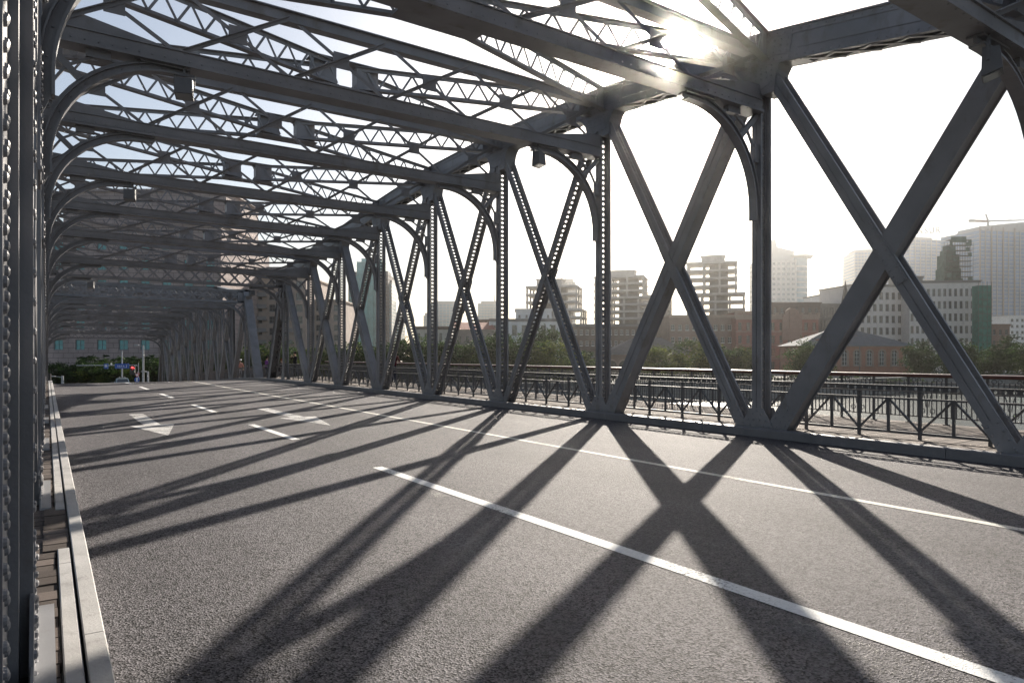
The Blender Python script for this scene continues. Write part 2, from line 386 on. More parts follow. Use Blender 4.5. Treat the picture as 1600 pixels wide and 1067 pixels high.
def arrow(xc, yt, ylen=6.0):
    mb = MB(); z = ROAD + .004; h = 2.5
    mb._add([(xc - .17, yt + ylen, z), (xc + .17, yt + ylen, z), (xc + .17, yt + h, z), (xc - .17, yt + h, z)], [(3, 2, 1, 0)])
    mb._add([(xc - .46, yt + h, z), (xc + .46, yt + h, z), (xc, yt, z)], [(2, 1, 0)])
    return mb
am = arrow(2.0, 15.1); add(am, arrow(5.35, 15.2)); am.m = [0] * len(am.f)
struct('road_marking_arrow', am, PAINTA)

def profile_strip(pts, y0, y1, step=1.0):
    mb = MB(); n = int((y1 - y0) / step); rings = []
    for i in range(n + 1):
        Y = y0 + (y1 - y0) * i / n; rings.append([V((x, Y, z + drop(Y))) for x, z in pts])
    mb.loft(rings); return mb
# left kerb: two pale strips with a gap between
kl = MB()
def seglist(pts, segs):
    mb = MB()
    for a, b in segs:
        o = profile_strip(pts, a, b, min(1.0, b - a)); mb._add(o.v, o.f)
    return mb
segs = [(-14 + 3.0 * i, -14 + 3.0 * i + 2.992) for i in range(38)]
struct('kerb_left', seglist([(.150, -1.75), (.228, -1.75), (.245, -1.62), (.243, -1.40), (.236, -1.385), (.155, -1.385), (.150, -1.392)], segs), KERB)
segs2 = [(-14.3 + 2.2 * i, -14.3 + 2.2 * i + 2.19) for i in range(9)] + [(5.5, 5.92), (7.45, 9.1)] + [(9.11 + 2.2 * i, 9.11 + 2.2 * i + 2.19) for i in range(41)]
struct('kerb_left_inner', seglist([(.062, -1.6), (.137, -1.6), (.137, -1.402), (.131, -1.397), (.068, -1.397), (.062, -1.402)], segs2), KERB)
# right kerb
struct('kerb_right', seglist([(11.50, -1.75), (11.69, -1.75), (11.69, -1.448), (11.66, -1.432), (11.55, -1.430), (11.52, -1.436), (11.50, -1.452)],
       [(-14 + 4.74 * i, -14 + 4.74 * i + 4.732) for i in range(24)]), KERBR)

def planks(x0, x1, y0, y1, top, pitch, gap, seed, jit=.004):
    rnd = random.Random(seed); mb = MB(); tones = []; y = y0
    while y < y1:
        wd = pitch * rnd.uniform(.9, 1.1); z = top + drop(y + wd / 2) + rnd.uniform(-jit, jit)
        mb.b2((x0 + rnd.uniform(-.006, .006), y, z - .05), (x1 + rnd.uniform(-.006, .006), y + wd - gap, z)); tones += [rnd.random()] * 6
        y += wd
    return mb, tones
def plank_obj(name, args, m):
    mb, tones = planks(*args); o = struct(name, mb, m)
    at = o.data.attributes.new('tone', 'FLOAT', 'FACE'); at.data.foreach_set('value', tones); return o
plank_obj('pavement', (11.70, 15.62, -12, 97, DECK, .15, .006, 3), PLANK)
plank_obj('pavement_left', (-.60, .052, -12, 97, -1.412, .17, .014, 5, .005), PLANK_D)
plank_obj('pavement_left_infill', (-.02, .140, 5.93, 7.44, -1.404, .19, .012, 9, .003), PLANK_D)
struct('pavement_base', strip(11.6, 15.6, -14, 99, DECK - .07), DARKW)
struct('pavement_base_left', strip(-4.2, .3, -14, 99, DECK - .20), DARKW)

# ------------------------------------------------------------------ truss span (local frame: y from the near bearing, z from the deck)
KS = list(range(-2, 8))
ZB = {-2: 4.35, -1: 4.92, 0: 5.76, 1: 6.2, 2: 6.4, 3: 6.33, 4: 5.98, 5: 5.5, 6: 5.02, 7: 4.42}
LS = {-2: 3.6, -1: 4.0, 0: 4.8, 1: 5.05, 2: 5.1, 3: 5.02, 4: 4.92, 5: 4.7, 6: 4.18, 7: 3.6}
Y0L = 4.1
yk = lambda k: (1.8 + k) * L + Y0L
zb = lambda k: ZB[k] + 1.45
ls = lambda k: LS[k] + 1.45
SPAN_END = 44.83 + Y0L
span = thing('truss_bridge_span', 'near steel truss span of the bridge, riveted grey posts and crossed diagonals rising beside the wet-looking road'.replace('wet-looking ', ''), 'bridge', (0, -Y0L, DECK), (0, 0, 0), 'bridge spans over the river')
span['label'] = 'near grey riveted steel truss span framing the road overhead in the foreground'

def pair(name, me, parents=None):
    """the same member in the right and (mirrored) left truss"""
    if parents: return [link(name, me, p) for p in parents]
    return [link(name, me, span, (XR, 0, 0)), link(name, me, span, (XL, 0, 0), None, (-1, 1, 1))]

def yz(y, z, x=0): return V((x, y, z))
def hmember(p0, p1, w=.24, dx=.125, closed=False, gap=.02, fl=.05):
    """two riveted flange plates (each split by a seam) joined by a laced web; p in (y, z)"""
    p0 = yz(*p0); p1 = yz(*p1); d = (p1 - p0); ln = d.length; d /= ln; n = V((1, 0, 0)).cross(d)
    mb = MB(); mid = (p0 + p1) / 2
    for sx in (-1, 1):
        for sn in (-1, 1):
            mb.box(mid + V((sx * dx, 0, 0)) + n * sn * (w / 4 + gap / 4), (fl, ln, w / 2 - gap / 2), (V((1, 0, 0)), d, n))
            mb.box(mid + V((sx * (dx - fl / 2 - .02), 0, 0)) + n * sn * (gap / 2 + .006), (.04, ln, .012), (V((1, 0, 0)), d, n))
        mb.box(mid + V((sx * (dx - .004), 0, 0)), (fl * .6, ln, gap * 1.1), (V((1, 0, 0)), d, n))
    lac = None
    if closed:
        for sn in (-1, 1): mb.box(mid + n * sn * (w / 2 - .02), (2 * dx - fl, ln, .016), (V((1, 0, 0)), d, n))
    else:
        lac = MB(); p = .135; g = dx - .035; t = .15
        while t + p < ln - .15:
            a = p0 + d * t; b = p0 + d * (t + p)
            lac.bar(a - V((g, 0, 0)) , b + V((g, 0, 0)), .008, .046, n.cross(b - a + V((2 * g, 0, 0))))
            lac.bar(a + V((g, 0, 0)) + n * .009, b - V((g, 0, 0)) + n * .009, .008, .046, n.cross(b - a - V((2 * g, 0, 0))))
            t += p
    return mb, lac
def solid(p0, p1, w=.36, dx=.15):
    p0 = yz(*p0); p1 = yz(*p1); d = (p1 - p0); ln = d.length; d /= ln; n = V((1, 0, 0)).cross(d); mid = (p0 + p1) / 2
    mb = MB()
    for sx in (-1, 1): mb.box(mid + V((sx * (dx - .012), 0, 0)), (.024, ln, w), (V((1, 0, 0)), d, n))
    for sn in (-1, 1): mb.box(mid + n * sn * (w / 2 - .05), (2 * dx - .05, ln, .02), (V((1, 0, 0)), d, n))
    return mb
def rivets_line(mb, p0, p1, x, nx, pitch, r=.019, inset=.0):
    p0 = yz(*p0); p1 = yz(*p1); ln = (p1 - p0).length; n = max(1, int(ln / pitch))
    for i in range(n + 1):
        q = p0 + (p1 - p0) * (i / n); q.x = x; mb.dome(q, (nx, 0, 0), r)

def at_z(p0, p1, z):
    t = (z - p0[1]) / (p1[1] - p0[1]); return (p0[0] + (p1[0] - p0[0]) * t, z)

# posts
for k in KS:
    mb, lac = hmember((yk(k), -.06), (yk(k), zb(k) + .02), .21, .145)
    if k in (-1,):                                    # heavier riveted cover strips on the nearest posts
        mb.box((-.162, yk(k), 2.9), (.012, .17, 5.9))
        rivets_line(mb, (yk(k) - .06, .1), (yk(k) - .06, zb(k) - .3), -.168, -1, .13); rivets_line(mb, (yk(k) + .06, .1), (yk(k) + .06, zb(k) - .3), -.168, -1, .13)
        for zz in [i * .17 + .1 for i in range(36)]:
            mb.dome((-.10, yk(k) - .125, zz), (0, -1, 0), .02)
    if k == -1:
        mb.b2((-.085, yk(k) - .66, -.05), (-.06, yk(k) - .12, zb(k) - .6)); mb.b2((.06, yk(k) - .66, -.05), (.085, yk(k) - .12, zb(k) - .6))
        mb.b2((-.122, yk(k) - .27, -.05), (-.086, yk(k) - .13, zb(k) - .3))
        for i in range(56):
            zz = .06 + i * .098
            mb.dome((-.085, yk(k) - .60, zz), (-1, 0, 0), .025, 10); mb.dome((-.085, yk(k) - .50, zz + .049), (-1, 0, 0), .025, 10)
    ob = pair('post', mb.data('post', STEEL)); lm = lac.data('lacing', STEEL_D)
    pair('lacing', lm, ob)
    # foot plates
    fp = MB()
    for sx in (-1, 1):
        fp.prism([(sx * .158, yk(k) - .40, -.02), (sx * .158, yk(k) + .40, -.02), (sx * .158, yk(k) + .36, .06), (sx * .158, yk(k) + .15, .40), (sx * .158, yk(k) - .15, .40), (sx * .158, yk(k) - .36, .06)], (sx * .016, 0, 0))
    for y, z in [(-.3, .05), (-.15, .05), (0, .05), (.15, .05), (.3, .05), (-.2, .16), (-.07, .16), (.07, .16), (.2, .16), (-.1, .28), (.1, .28), (0, .34)]:
        fp.dome((-.174, yk(k) + y, z), (-1, 0, 0), .022)
    pair('foot_plate', fp.data('foot_plate', STEEL))

# diagonals
def diag(kb, kt, style):
    """from the foot of post kb to the head of post kt"""
    A = (yk(kb), -.65); B = (yk(kt), zb(kt) + .28)
    p0 = at_z(A, B, -.06); p1 = at_z(A, B, zb(kt) - .34)
    if style == 'solid': mb = solid(p0, p1, .37, .15); lac = None
    elif style == 'closed': mb, lac = hmember(p0, p1, .34, .135, True, .022)
    else: mb, lac = hmember(p0, p1, LW.get((kb, kt), .185), .135)
    d = (yz(*p1) - yz(*p0)).normalized(); n = V((1, 0, 0)).cross(d); w = .37 if style == 'solid' else (.34 if style == 'closed' else LW.get((kb, kt), .185) + .012)
    q0 = yz(*p0); c = q0 + d * .30; hx = .153 if style == 'solid' else .164
    for sx in (-1, 1): mb.box(c + V((sx * hx, 0, 0)), (.014, .62, w + .015), (V((1, 0, 0)), d, n))
    for a in (.12, .26, .40, .54):
        for b in (-.32, .32) if style == 'laced' else (-.36, 0, .36):
            mb.dome(q0 + d * a + n * (b * w) + V((-hx - .007, 0, 0)), (-1, 0, 0), .021)
    if style == 'laced' or style == 'closed':          # riveted splice where the diagonals cross
        t = .47; c = q0 + (yz(*p1) - q0) * t
        if style == 'laced' and (kb, kt) in SPLICE:
            for sx in (-1, 1): mb.box(c + V((sx * (hx + .012), 0, 0)), (.016, 1.25, .20), (V((1, 0, 0)), d, n))
            for i in range(11):
                for b in (-.07, .07): mb.dome(c + d * (-.58 + i * .116) + n * b + V((-hx - .02, 0, 0)), (-1, 0, 0), .019)
    ob = pair('diagonal', mb.data('diagonal', STEEL))
    if lac: pair('lacing', lac.data('lacing', STEEL_D), ob)
    return ob
LW = {(-1, 0): .25, (0, 1): .215, (6, 5): .25}
SPLICE = {(-1, 0), (0, 1), (2, 1), (3, 2), (3, 4), (4, 5), (6, 5)}
DNEAR = diag(-1, -2, 'solid'); DNEAR[1].scale = (-.45, 1, 1)
diag(0, -1, 'solid'); diag(-1, 0, 'laced')
diag(1, 0, 'closed'); diag(0, 1, 'laced')
diag(2, 1, 'laced'); diag(1, 2, 'laced')
diag(3, 2, 'laced'); diag(2, 3, 'laced')
diag(3, 4, 'laced'); diag(4, 3, 'laced')
diag(4, 5, 'closed'); diag(5, 4, 'laced')
diag(5, 6, 'solid'); diag(6, 5, 'laced')
diag(6, 7, 'solid')

# top chords, head gussets
for k in KS[:-1]:
    a = yz(yk(k), zb(k) + .3); b = yz(yk(k + 1), zb(k + 1) + .3); d = (b - a); ln = d.length; d /= ln; n = V((1, 0, 0)).cross(d); mid = (a + b) / 2
    if n.z < 0: n = -n
    X = V((1, 0, 0)); mb = MB()
    for sx in (-1, 1):
        mb.box(mid + X * sx * .19, (.03, ln, .58), (X, d, n))
        mb.box(mid + X * sx * .213 + n * .235, (.016, ln, .11), (X, d, n)); mb.box(mid + X * sx * .213 - n * .235, (.016, ln, .11), (X, d, n))
        mb.box(mid + X * sx * .212 + n * .0, (.012, ln - 1.9, .19), (X, d, n))
        mb.box(mid + X * sx * .165 - n * .283, (.08, ln, .016), (X, d, n))
        for e in (-1, 1): mb.box(mid + d * e * (ln / 2 - .42) + X * sx * .216, (.026, .78, .33), (X, d, n))
    mb.box(mid + n * .305, (.52, ln, .03), (X, d, n))
    for i in range(int(ln / .17)):
        q = a + d * (.1 + i * .17)
        mb.dome(q + n * .235 + X * -.221, (-1, 0, 0), .022, 6)
        mb.dome(q - n * .235 + X * -.221, (-1, 0, 0), .022, 6)
    for e in (-1, 1):
        for i in range(5):
            for j in range(3): mb.dome(mid + d * e * (ln / 2 - .74 + i * .15) + n * (-.11 + j * .11) + X * -.229, (-1, 0, 0), .021, 6)
    ob = pair('top_chord', mb.data('top_chord', STEEL))
    lc = MB()
    for e in (-1, 1):
        lc.box(mid + d * e * (ln / 2 - .85) - n * .297, (.40, .55, .012), (X, d, n))
        for sx in (-1, 1):
            for i in range(4): lc.dome(mid + d * e * (ln / 2 - .65 - i * .13) - n * .303 + X * sx * .16, -n, .018, 5)
    m_ = 4; s0 = 1.1; st = (ln - 2 * s0) / m_
    for i in range(m_):
        u0 = a + d * (s0 + i * st) - n * .30; u1 = a + d * (s0 + (i + 1) * st) - n * .30
        lc.bar(u0 - X * .17, u1 + X * .17, .065, .012, n); lc.bar(u0 + X * .17 - n * .013, u1 - X * .17 - n * .013, .065, .012, n)
    pair('lacing', lc.data('lacing', STEEL), ob)
for k in KS:
    z = zb(k); y = yk(k); mb = MB(); half = []
    half.append((.84, z + .12))
    for i in range(7):
        t = i / 6 * math.pi / 2; half.append((.43 + .40 * (1 - math.sin(t)) , z + .02 - .50 * (1 - math.cos(t)) - .0))
    half.append((.42, z - .62)); half.append((.15, z - .62)); half.append((.11, z - .50)); half.append((.0, z - .44))
    pts = [(0 - .2, y + a, b) for a, b in half] + [(0 - .2, y - a, b) for a, b in half[-2::-1]]
    mb.prism(pts, (.4, 0, 0))
    for i in range(7):
        for j in range(3): mb.dome((-.2, y - .36 + i * .12, z - .30 + j * .10), (-1, 0, 0), .021, 6)
    for i in range(4):
        mb.dome((-.2, y - .36 + i * .065, z - .42 - i * .02), (-1, 0, 0), .021, 6); mb.dome((-.2, y + .36 - i * .065, z - .42 - i * .02), (-1, 0, 0), .021, 6)
    pair('gusset_plate', mb.data('gusset_plate', STEEL))

# end posts
for a, b in (((yk(-2), zb(-2) + .3), (0.0, -.2)), ((yk(7), zb(7) + .3), (SPAN_END, -.2))):
    p0 = yz(*a); p1 = yz(*b); d = (p1 - p0); ln = d.length; d /= ln; n = V((1, 0, 0)).cross(d)
    out = 1 if d.y > 0 else -1
    if n.z < 0: n = -n
    mid = (p0 + p1) / 2; mb = MB(); X = V((1, 0, 0))
    for sx in (-1, 1): mb.box(mid + X * sx * .20, (.03, ln, .50), (X, d, n)); mb.box(mid + X * sx * .222 - n * .2, (.016, ln, .09), (X, d, n)); mb.box(mid + X * sx * .222 + n * .2, (.016, ln, .09), (X, d, n))
    mb.box(mid + n * .265, (.54, ln, .028), (X, d, n))
    ob = pair('end_post', mb.data('end_post', STEEL)); lc = MB(); t = .6
    while t < ln - 1:
        u0 = p0 + d * t - n * .24; u1 = p0 + d * (t + .36) - n * .24
        lc.bar(u0 - X * .19, u1 + X * .19, .055, .012, n); lc.bar(u0 + X * .19 - n * .013, u1 - X * .19 - n * .013, .055, .012, n); t += .36
    pair('lacing', lc.data('lacing', STEEL_D), ob)

# cross struts, sway bracing, knee braces
XA, XB = XL + .17, XR - .17
for k in KS:
    y = yk(k)
    if k in (-2, 7):
        mb = MB(); zt = zb(k) + .50; zl = zb(k) - .38
        for zz, hh in ((zt, .05), (zl, .05)):
            mb.b2((XA - .02, y - .17, zz - hh / 2), (XB + .02, y + .17, zz + hh / 2))
            for sy in (-1, 1): mb.b2((XA, y + sy * .12 - .02, (zz - .13 if zz == zt else zz + .03)), (XB, y + sy * .12 + .02, (zz - .03 if zz == zt else zz + .13)))
        n = 16; st = (XB - XA - .6) / n
        for i in range(n):
            x0 = XA + .3 + i * st
            for sy in (-1, 1):
                mb.bar((x0, y + sy * .15, zl + .06), (x0 + st, y + sy * .15, zt - .06), .012, .06, (0, 0, 1)); mb.bar((x0, y + sy * .135, zt - .06), (x0 + st, y + sy * .135, zl + .06), .012, .06, (0, 0, 1))
        for x0 in (XA, XB - .45): mb.b2((x0, y - .14, zl), (x0 + .45, y + .14, zt))
        mb.build('portal_girder', STEEL, span); zs = zl - .03
    else:
        zs = ls(k); mb = MB()
        mb.b2((XA, y - .19, zs), (XB, y + .19, zs + .028))
        mb.b2((XA, y - .10, zs + .0285), (XB, y + .10, zs + .075))
        mb.b2((XA, y - .115, zs + .0755), (XB, y + .115, zs + .262))
        mb.b2((XA, y - .145, zs + .263), (XB, y + .145, zs + .285))
        for sy in (-1, 1): mb.b2((XA, y + sy * .15 - .035, zs + .029), (XB, y + sy * .15 + .035, zs + .05))
        nr = 60
        for i in range(nr):
            x = XA + .1 + (XB - XA - .2) * i / (nr - 1)
            mb.dome((x, y - .16, zs), (0, 0, -1), .015, 5)
            if k in (-1, 0, 1, 2): mb.dome((x + .07, y - .126, zs + .11), (0, -1, 0), .013, 5)
        for x0, sx in ((XA, 1), (XB, -1)):
            mb.prism([(x0, y - .09, zs + .28), (x0, y - .09, zs + .58), (x0 + sx * .35, y - .09, zs + .56), (x0 + sx * 1.9, y - .09, zs + .28)], (0, .18, 0))
        mb.build('lower_strut', STEEL, span)
        zu = zb(k) + .16; mb = MB()
        mb.b2((XL + .2, y - .11, zu), (XR - .2, y + .11, zu + .022)); mb.b2((XL + .2, y - .03, zu + .0225), (XR - .2, y + .03, zu + .212)); mb.b2((XL + .2, y - .11, zu + .2125), (XR - .2, y + .11, zu + .234))
        mb.build('upper_strut', STEEL, span)
        nc = 6; st = (XB - XA) / nc; z0 = zs + .27; z1 = zu + .05; zm = (z0 + z1) / 2
        for i in range(nc):
            xm = XA + (i + .5) * st; mb = MB()
            mb.bar((xm - st / 2 + .06, y - .115, z0), (xm + st / 2 - .06, y - .115, z1), .012, .08, (0, 0, 1)); mb.bar((xm - st / 2 + .06, y - .155, z0 + .03), (xm + st / 2 - .06, y - .155, z1 + .03), .07, .012, (0, 0, 1))
            mb.bar((xm - st / 2 + .06, y - .075, z1), (xm + st / 2 - .06, y - .075, z0), .012, .07, (0, 0, 1))
            mb.b2((xm - .16, y - .104, zm - .16), (xm + .16, y - .086, zm + .16))
            mb.build('sway_brace', STEEL, span)
    # knee braces (right truss coordinates, x measured from the truss plane)
    Rr = 1.78 if k not in (-2, 7) else 1.55; xp = -.16; mb = MB()
    cx, cz = xp - .10 - Rr, zs - .10 - Rr; N_ = 14; arc = lambda a, r: (cx + r * math.cos(a), cz + r * math.sin(a))
    def ringstrip(r0, r1, y0, y1, a0=0.0, a1=math.pi / 2):
        rings = []
        for i in range(N_ + 1):
            a = a0 + (a1 - a0) * i / N_; p = arc(a, r0); q = arc(a, r1)
            rings.append([V((p[0], y0, p[1])), V((q[0], y0, q[1])), V((q[0], y1, q[1])), V((p[0], y1, p[1]))])
        mb.loft(rings)
    ringstrip(Rr, Rr + .17, y - .02, y + .02); ringstrip(Rr - .03, Rr, y - .09, y + .09); ringstrip(Rr + .10, Rr + .12, y - .07, y + .07)
    # tails
    mb.b2((cx + Rr, y - .02, cz - .28), (cx + Rr + .17, y + .02, cz)); mb.b2((cx + Rr - .03, y - .09, cz - .24), (cx + Rr, y + .09, cz))
    mb.prism([(cx + Rr + .02, y - .018, cz - .28), (xp + .01, y - .018, cz - .50), (xp + .01, y - .018, cz + .55)], (0, .036, 0))
    mb.b2((cx - .28, y - .02, cz + Rr), (cx, y + .02, cz + Rr + .17)); mb.b2((cx - .24, y - .09, cz + Rr - .03), (cx, y + .09, cz + Rr))
    mb.b2((cx - .28, y - .10, zs - .03), (cx + .5, y + .10, zs - .002))
    for i in range(9):
        for q in (Rr + .05,): p = arc(math.pi / 2 * (i + .5) / 9, q); mb.dome((p[0], y - .02, p[1]), (0, -1, 0), .016, 5)
    # radial strut to the corner with a little cross tie
    a45 = arc(math.pi / 4, Rr + .15); cor = (xp - .02, zs - .02)
    mb.bar((a45[0], y, a45[1]), (cor[0], y, cor[1]), .10, .09, (0, 1, 0))
    mdx, mdz = (a45[0] * .62 + cor[0] * .38), (a45[1] * .62 + cor[1] * .38)
    mb.bar((mdx, y, mdz), (mdx - .42, y, zs - .08), .045, .045, (0, 1, 0)); mb.bar((mdx, y, mdz), (xp - .06, y, mdz - .42), .045, .045, (0, 1, 0))
    mb.b2((mdx - .62, y - .06, zs - .13), (mdx - .26, y + .06, zs - .001)); mb.b2((xp - .13, y - .06, mdz - .64), (xp + .01, y + .06, mdz - .28))
    p2 = arc(math.pi * .36, Rr + .16); mb.bar((mdx - .52, y, zs - .09), (p2[0], y, p2[1]), .045, .045, (0, 1, 0))
    p3 = arc(math.pi * .14, Rr + .16); mb.bar((xp - .08, y, mdz - .5), (p3[0], y, p3[1]), .045, .045, (0, 1, 0))
    pair('knee_brace', mb.data('knee_brace', STEEL))

# top lateral lattice girders crossing in every panel
for k in KS[:-1]:
    zc = (zb(k) + zb(k + 1)) / 2 + .02; yc = (yk(k) + yk(k + 1)) / 2; xc = (XL + XR) / 2
    for sx in (-1, 1):
        for (kk, sy) in ((k, -1), (k + 1, 1)):
            A = V((XR - .2 if sx > 0 else XL + .2, yk(kk) - sy * .25, zb(kk) + .02)); B = V((xc + sx * .22, yc + sy * .10, zc))
            d = B - A; mb = MB(); U = V((0, 0, 1))
            for h, t in ((.53, .05), (0, .05)):
                mb.bar(A + U * h, B + U * h, .155, .016); mb.bar(A + U * (h + (-.045 if h else .045)), B + U * (h + (-.045 if h else .045)), .02, .08)
            n = int(d.length / .52); side = d.cross(U).normalized() * .02
            for i in range(n):
                a = A + d * (i / n); m_ = A + d * ((i + .5) / n); b = A + d * ((i + 1) / n)
                mb.bar(a + U * .05 + side, m_ + U * .49 + side, .012, .05); mb.bar(m_ + U * .49 + side, b + U * .05 + side, .012, .05)
            q = A + d * .02; mb.bar(A + U * .265, A + d * .055 + U * .265, .03, .5)
            mb.build('lateral_girder', STEEL, span)
    mb = MB()
    for sx in (-1, 1): mb.b2((xc + sx * .52 - .27, yc - .16, zc - .03), (xc + sx * .52 + .27, yc + .16, zc + .56))
    mb.b2((xc - .85, yc - .24, zc + .562), (xc + .85, yc + .24, zc + .585)); mb.b2((xc - .85, yc - .24, zc - .055), (xc + .85, yc + .24, zc - .032))
    mb.build('lateral_splice', STEEL, span)

span2 = copy_tree(span)
span2.location = (0, 48.05, DECK + drop(48.05) - .01); span2.rotation_euler = (-math.atan(.043), 0, 0)
span2['label'] = 'second truss span beyond the pier, dark nested portals with pale sloping end posts'

# left side kick plates beside the posts
for k, y0, y1 in ((-1, 3.3, 4.62), (0, 7.55, 9.2), (1, 12.3, 13.9), (2, 17.1, 18.6), (3, 21.8, 23.3)):
    mb = MB(); mb.b2((-.045, y0, -1.43), (.034, y1, -1.392)); mb.b2((-.055, y0 + .0, -1.43), (-.0455, y1, -1.30))
    struct('pavement_cover_plate', mb, PLATE)
# riveted shoe plates hanging beside the nearest left posts
# floodlights
def floodlight(loc, rz, label):
    t = thing('floodlight', label, 'floodlight', loc, (0, 0, rz), 'floodlights clamped under the struts')
    mb = MB(); mb.b2((-.02, -.02, -.02), (.02, .02, .14)); mb.b2((-.17, -.015, -.02), (.17, .015, .01)); mb.b2((-.17, -.015, -.24), (-.15, .015, .0)); mb.b2((.15, -.015, -.24), (.17, .015, .0))
    mb.build('bracket', LAMPG, t)
    h = MB(); h.loft([[V((-.13, -.12, -.08)), V((.13, -.12, -.08)), V((.13, .06, -.06)), V((-.13, .06, -.06))], [V((-.145, -.15, -.36)), V((.145, -.15, -.36)), V((.145, .07, -.42)), V((-.145, .07, -.42))]])
    h.build('housing', LAMPG, t)
    g = MB(); g.prism([(-.12, -.13, -.369), (.12, -.13, -.369), (.12, .05, -.421), (-.12, .05, -.421)], (0, 0, -.008)); g.build('lens', LAMPL, t)
for (x, k, lab) in ((9.72, -1, 'grey boxy floodlight hanging at the top right corner of the view'), (9.72, 1, 'grey floodlight hanging under the strut beside the big sunlit gusset'),
                    (2.0, 1, 'grey floodlight hanging on the left under the second strut from the front'), (2.0, 3, 'dark floodlight high on the left in front of the stone building'),
                    (1.9, 7, 'small dark floodlight under the left end of the lattice portal'), (9.9, 7, 'small dark floodlight under the right end of the lattice portal')):
    zz = (LS[k] if k != 7 else ZB[k] - .41)
    floodlight((x, yk(k) - Y0L - .1, zz - .13), 0.3 if x > 5 else -.3, lab)

# ------------------------------------------------------------------ railings on the right walkway
def fence_inner(length):
    t = thing('bridge_railing', 'low dark railing of V braces with perforated top band along the near walkway', 'railing', (0, 0, 0), (0, 0, 0), 'railings of the right walkway')
    mb = MB(); c = .133; n = int(length / c); h0, h1 = .825, .905; zc = (h0 + h1) / 2
    for i in range(n):
        y = i * c + c / 2
        for x in (-.005, .005):
            oct_ = [V((x, y + .030 * math.cos(a * math.pi / 4 + math.pi / 8), zc + .030 * math.sin(a * math.pi / 4 + math.pi / 8))) for a in range(8)]
            q = [V((x, y + c / 2, zc)), V((x, y + c / 2, h1)), V((x, y, h1)), V((x, y - c / 2, h1)), V((x, y - c / 2, zc)), V((x, y - c / 2, h0)), V((x, y, h0)), V((x, y + c / 2, h0))]
            fs = [(a, (a + 1) % 8, 8 + (a + 1) % 8, 8 + a) for a in range(8)]
            mb._add(oct_ + q, fs)
    mb.b2((-.035, 0, h1 + .001), (.035, length, h1 + .02)); mb.b2((-.03, 0, h0 - .02), (.03, length, h0 - .001))
    mb.build('perforated_band', RAILP, t)
    for nm, z, w, h in (('middle_rail', .69, .045, .035), ('bottom_rail', .10, .05, .045)):
        b = MB(); b.b2((-w / 2, 0, z - h / 2), (w / 2, length, z + h / 2)); b.build(nm, RAILP, t)
    pm = MB(); pm.b2((-.024, -.024, -.0), (.024, .024, .824)); pm = pm.data('post', RAILP); ps = MB(); ps.b2((-.02, -.02, .08), (.02, .02, .69)); ps = ps.data('post', RAILP)
    d1 = MB(); d1.bar((0, .0, .13), (0, .51, .67), .03, .04, (1, 0, 0)); d1 = d1.data('brace', RAILP); d2 = MB(); d2.bar((0, 0, .13), (0, -.51, .67), .03, .04, (1, 0, 0)); d2 = d2.data('brace', RAILP)
    p = 1.06; i = 0; y = .3
    while y < length - .2:
        link('post', pm, t, (0, y, 0))
        if y + p / 2 < length - .1: link('brace', d1, t, (0, y, 0)); link('post', ps, t, (0, y + p / 2, 0))
        if y - p / 2 > .1: link('brace', d2, t, (0, y, 0))
        y += p
    return t
def fence_outer(length):
    t = thing('bridge_parapet', 'tall outer railing of slim bars with a red brown handrail above the near river', 'railing', (0, 0, 0), (0, 0, 0), 'railings of the right walkway')
    h = MB(); h.loft([[V((x, y, z)) for x, z in ((-.07, .985), (-.082, 1.02), (-.06, 1.05), (0, 1.06), (.06, 1.05), (.082, 1.02), (.07, .985))] for y in (0, length)]); h.build('handrail', HANDR, t)
    for nm, z, w, hh in (('bottom_rail', .15, .04, .025), ('upper_rail', .86, .035, .022), ('handrail_plate', .985, .05, .018)):
        b = MB(); b.b2((-w / 2, 0, z - hh / 2), (w / 2, length, z + hh / 2)); b.build(nm, RAILP, t)
    pm = MB(); pm.b2((-.022, -.022, 0), (.022, .022, .975)); pm.b2((-.05, -.05, 0), (.05, .05, .02)); pm = pm.data('post', RAILP)
    bm_ = MB()
    for j in range(1, 8): bm_.b2((-.009, j * .094 - .009, .13), (.009, j * .094 + .009, .905)); 
    bm_ = bm_.data('baluster_panel', RAILP)
    sc = MB()
    for cy_, r in ((.11, .042), (.21, .036), (.54, .036), (.64, .042)):
        for i in range(10):
            a = 2 * math.pi * i / 10; b = 2 * math.pi * (i + 1) / 10
            sc.bar((0, cy_ + r * math.cos(a), .925 + r * math.sin(a)), (0, cy_ + r * math.cos(b), .925 + r * math.sin(b)), .012, .012, (1, 0, 0))
    cyc = .376
    sc.bar((.015, cyc, .2), (.015, cyc, .8), .014, .014, (1, 0, 0))
    for s_ in (-1, 1):
        pr = None
        for i in range(12):
            u = i / 11; q = V((.015, cyc + s_ * (.03 + .12 * u ** 2), .35 + .42 * u))
            if pr: sc.bar(pr, q, .014, .014, (1, 0, 0))
            pr = q
        for i in range(9):
            a = 2 * math.pi * i / 9; b = 2 * math.pi * (i + 1) / 9
            sc.bar((.015, cyc + s_ * (.1 + .05 * math.cos(a)), .27 + .05 * math.sin(a)), (.015, cyc + s_ * (.1 + .05 * math.cos(b)), .27 + .05 * math.sin(b)), .013, .013, (1, 0, 0))
    sc = sc.data('scroll_ornament', RAILP)
    y = .2; i = 0
    while y < length:
        link('post', pm, t, (0, y, 0))
        if y + .75 < length:
            link('baluster_panel', bm_, t, (0, y, 0))
            if i % 2 == 0: link('scroll_ornament', sc, t, (0, y, 0))
        y += .752; i += 1
    return t
fi = fence_inner(SPAN_END); fi.location = (12.38, -Y0L, DECK)
fo = fence_outer(SPAN_END); fo.location = (15.42, -Y0L, DECK)
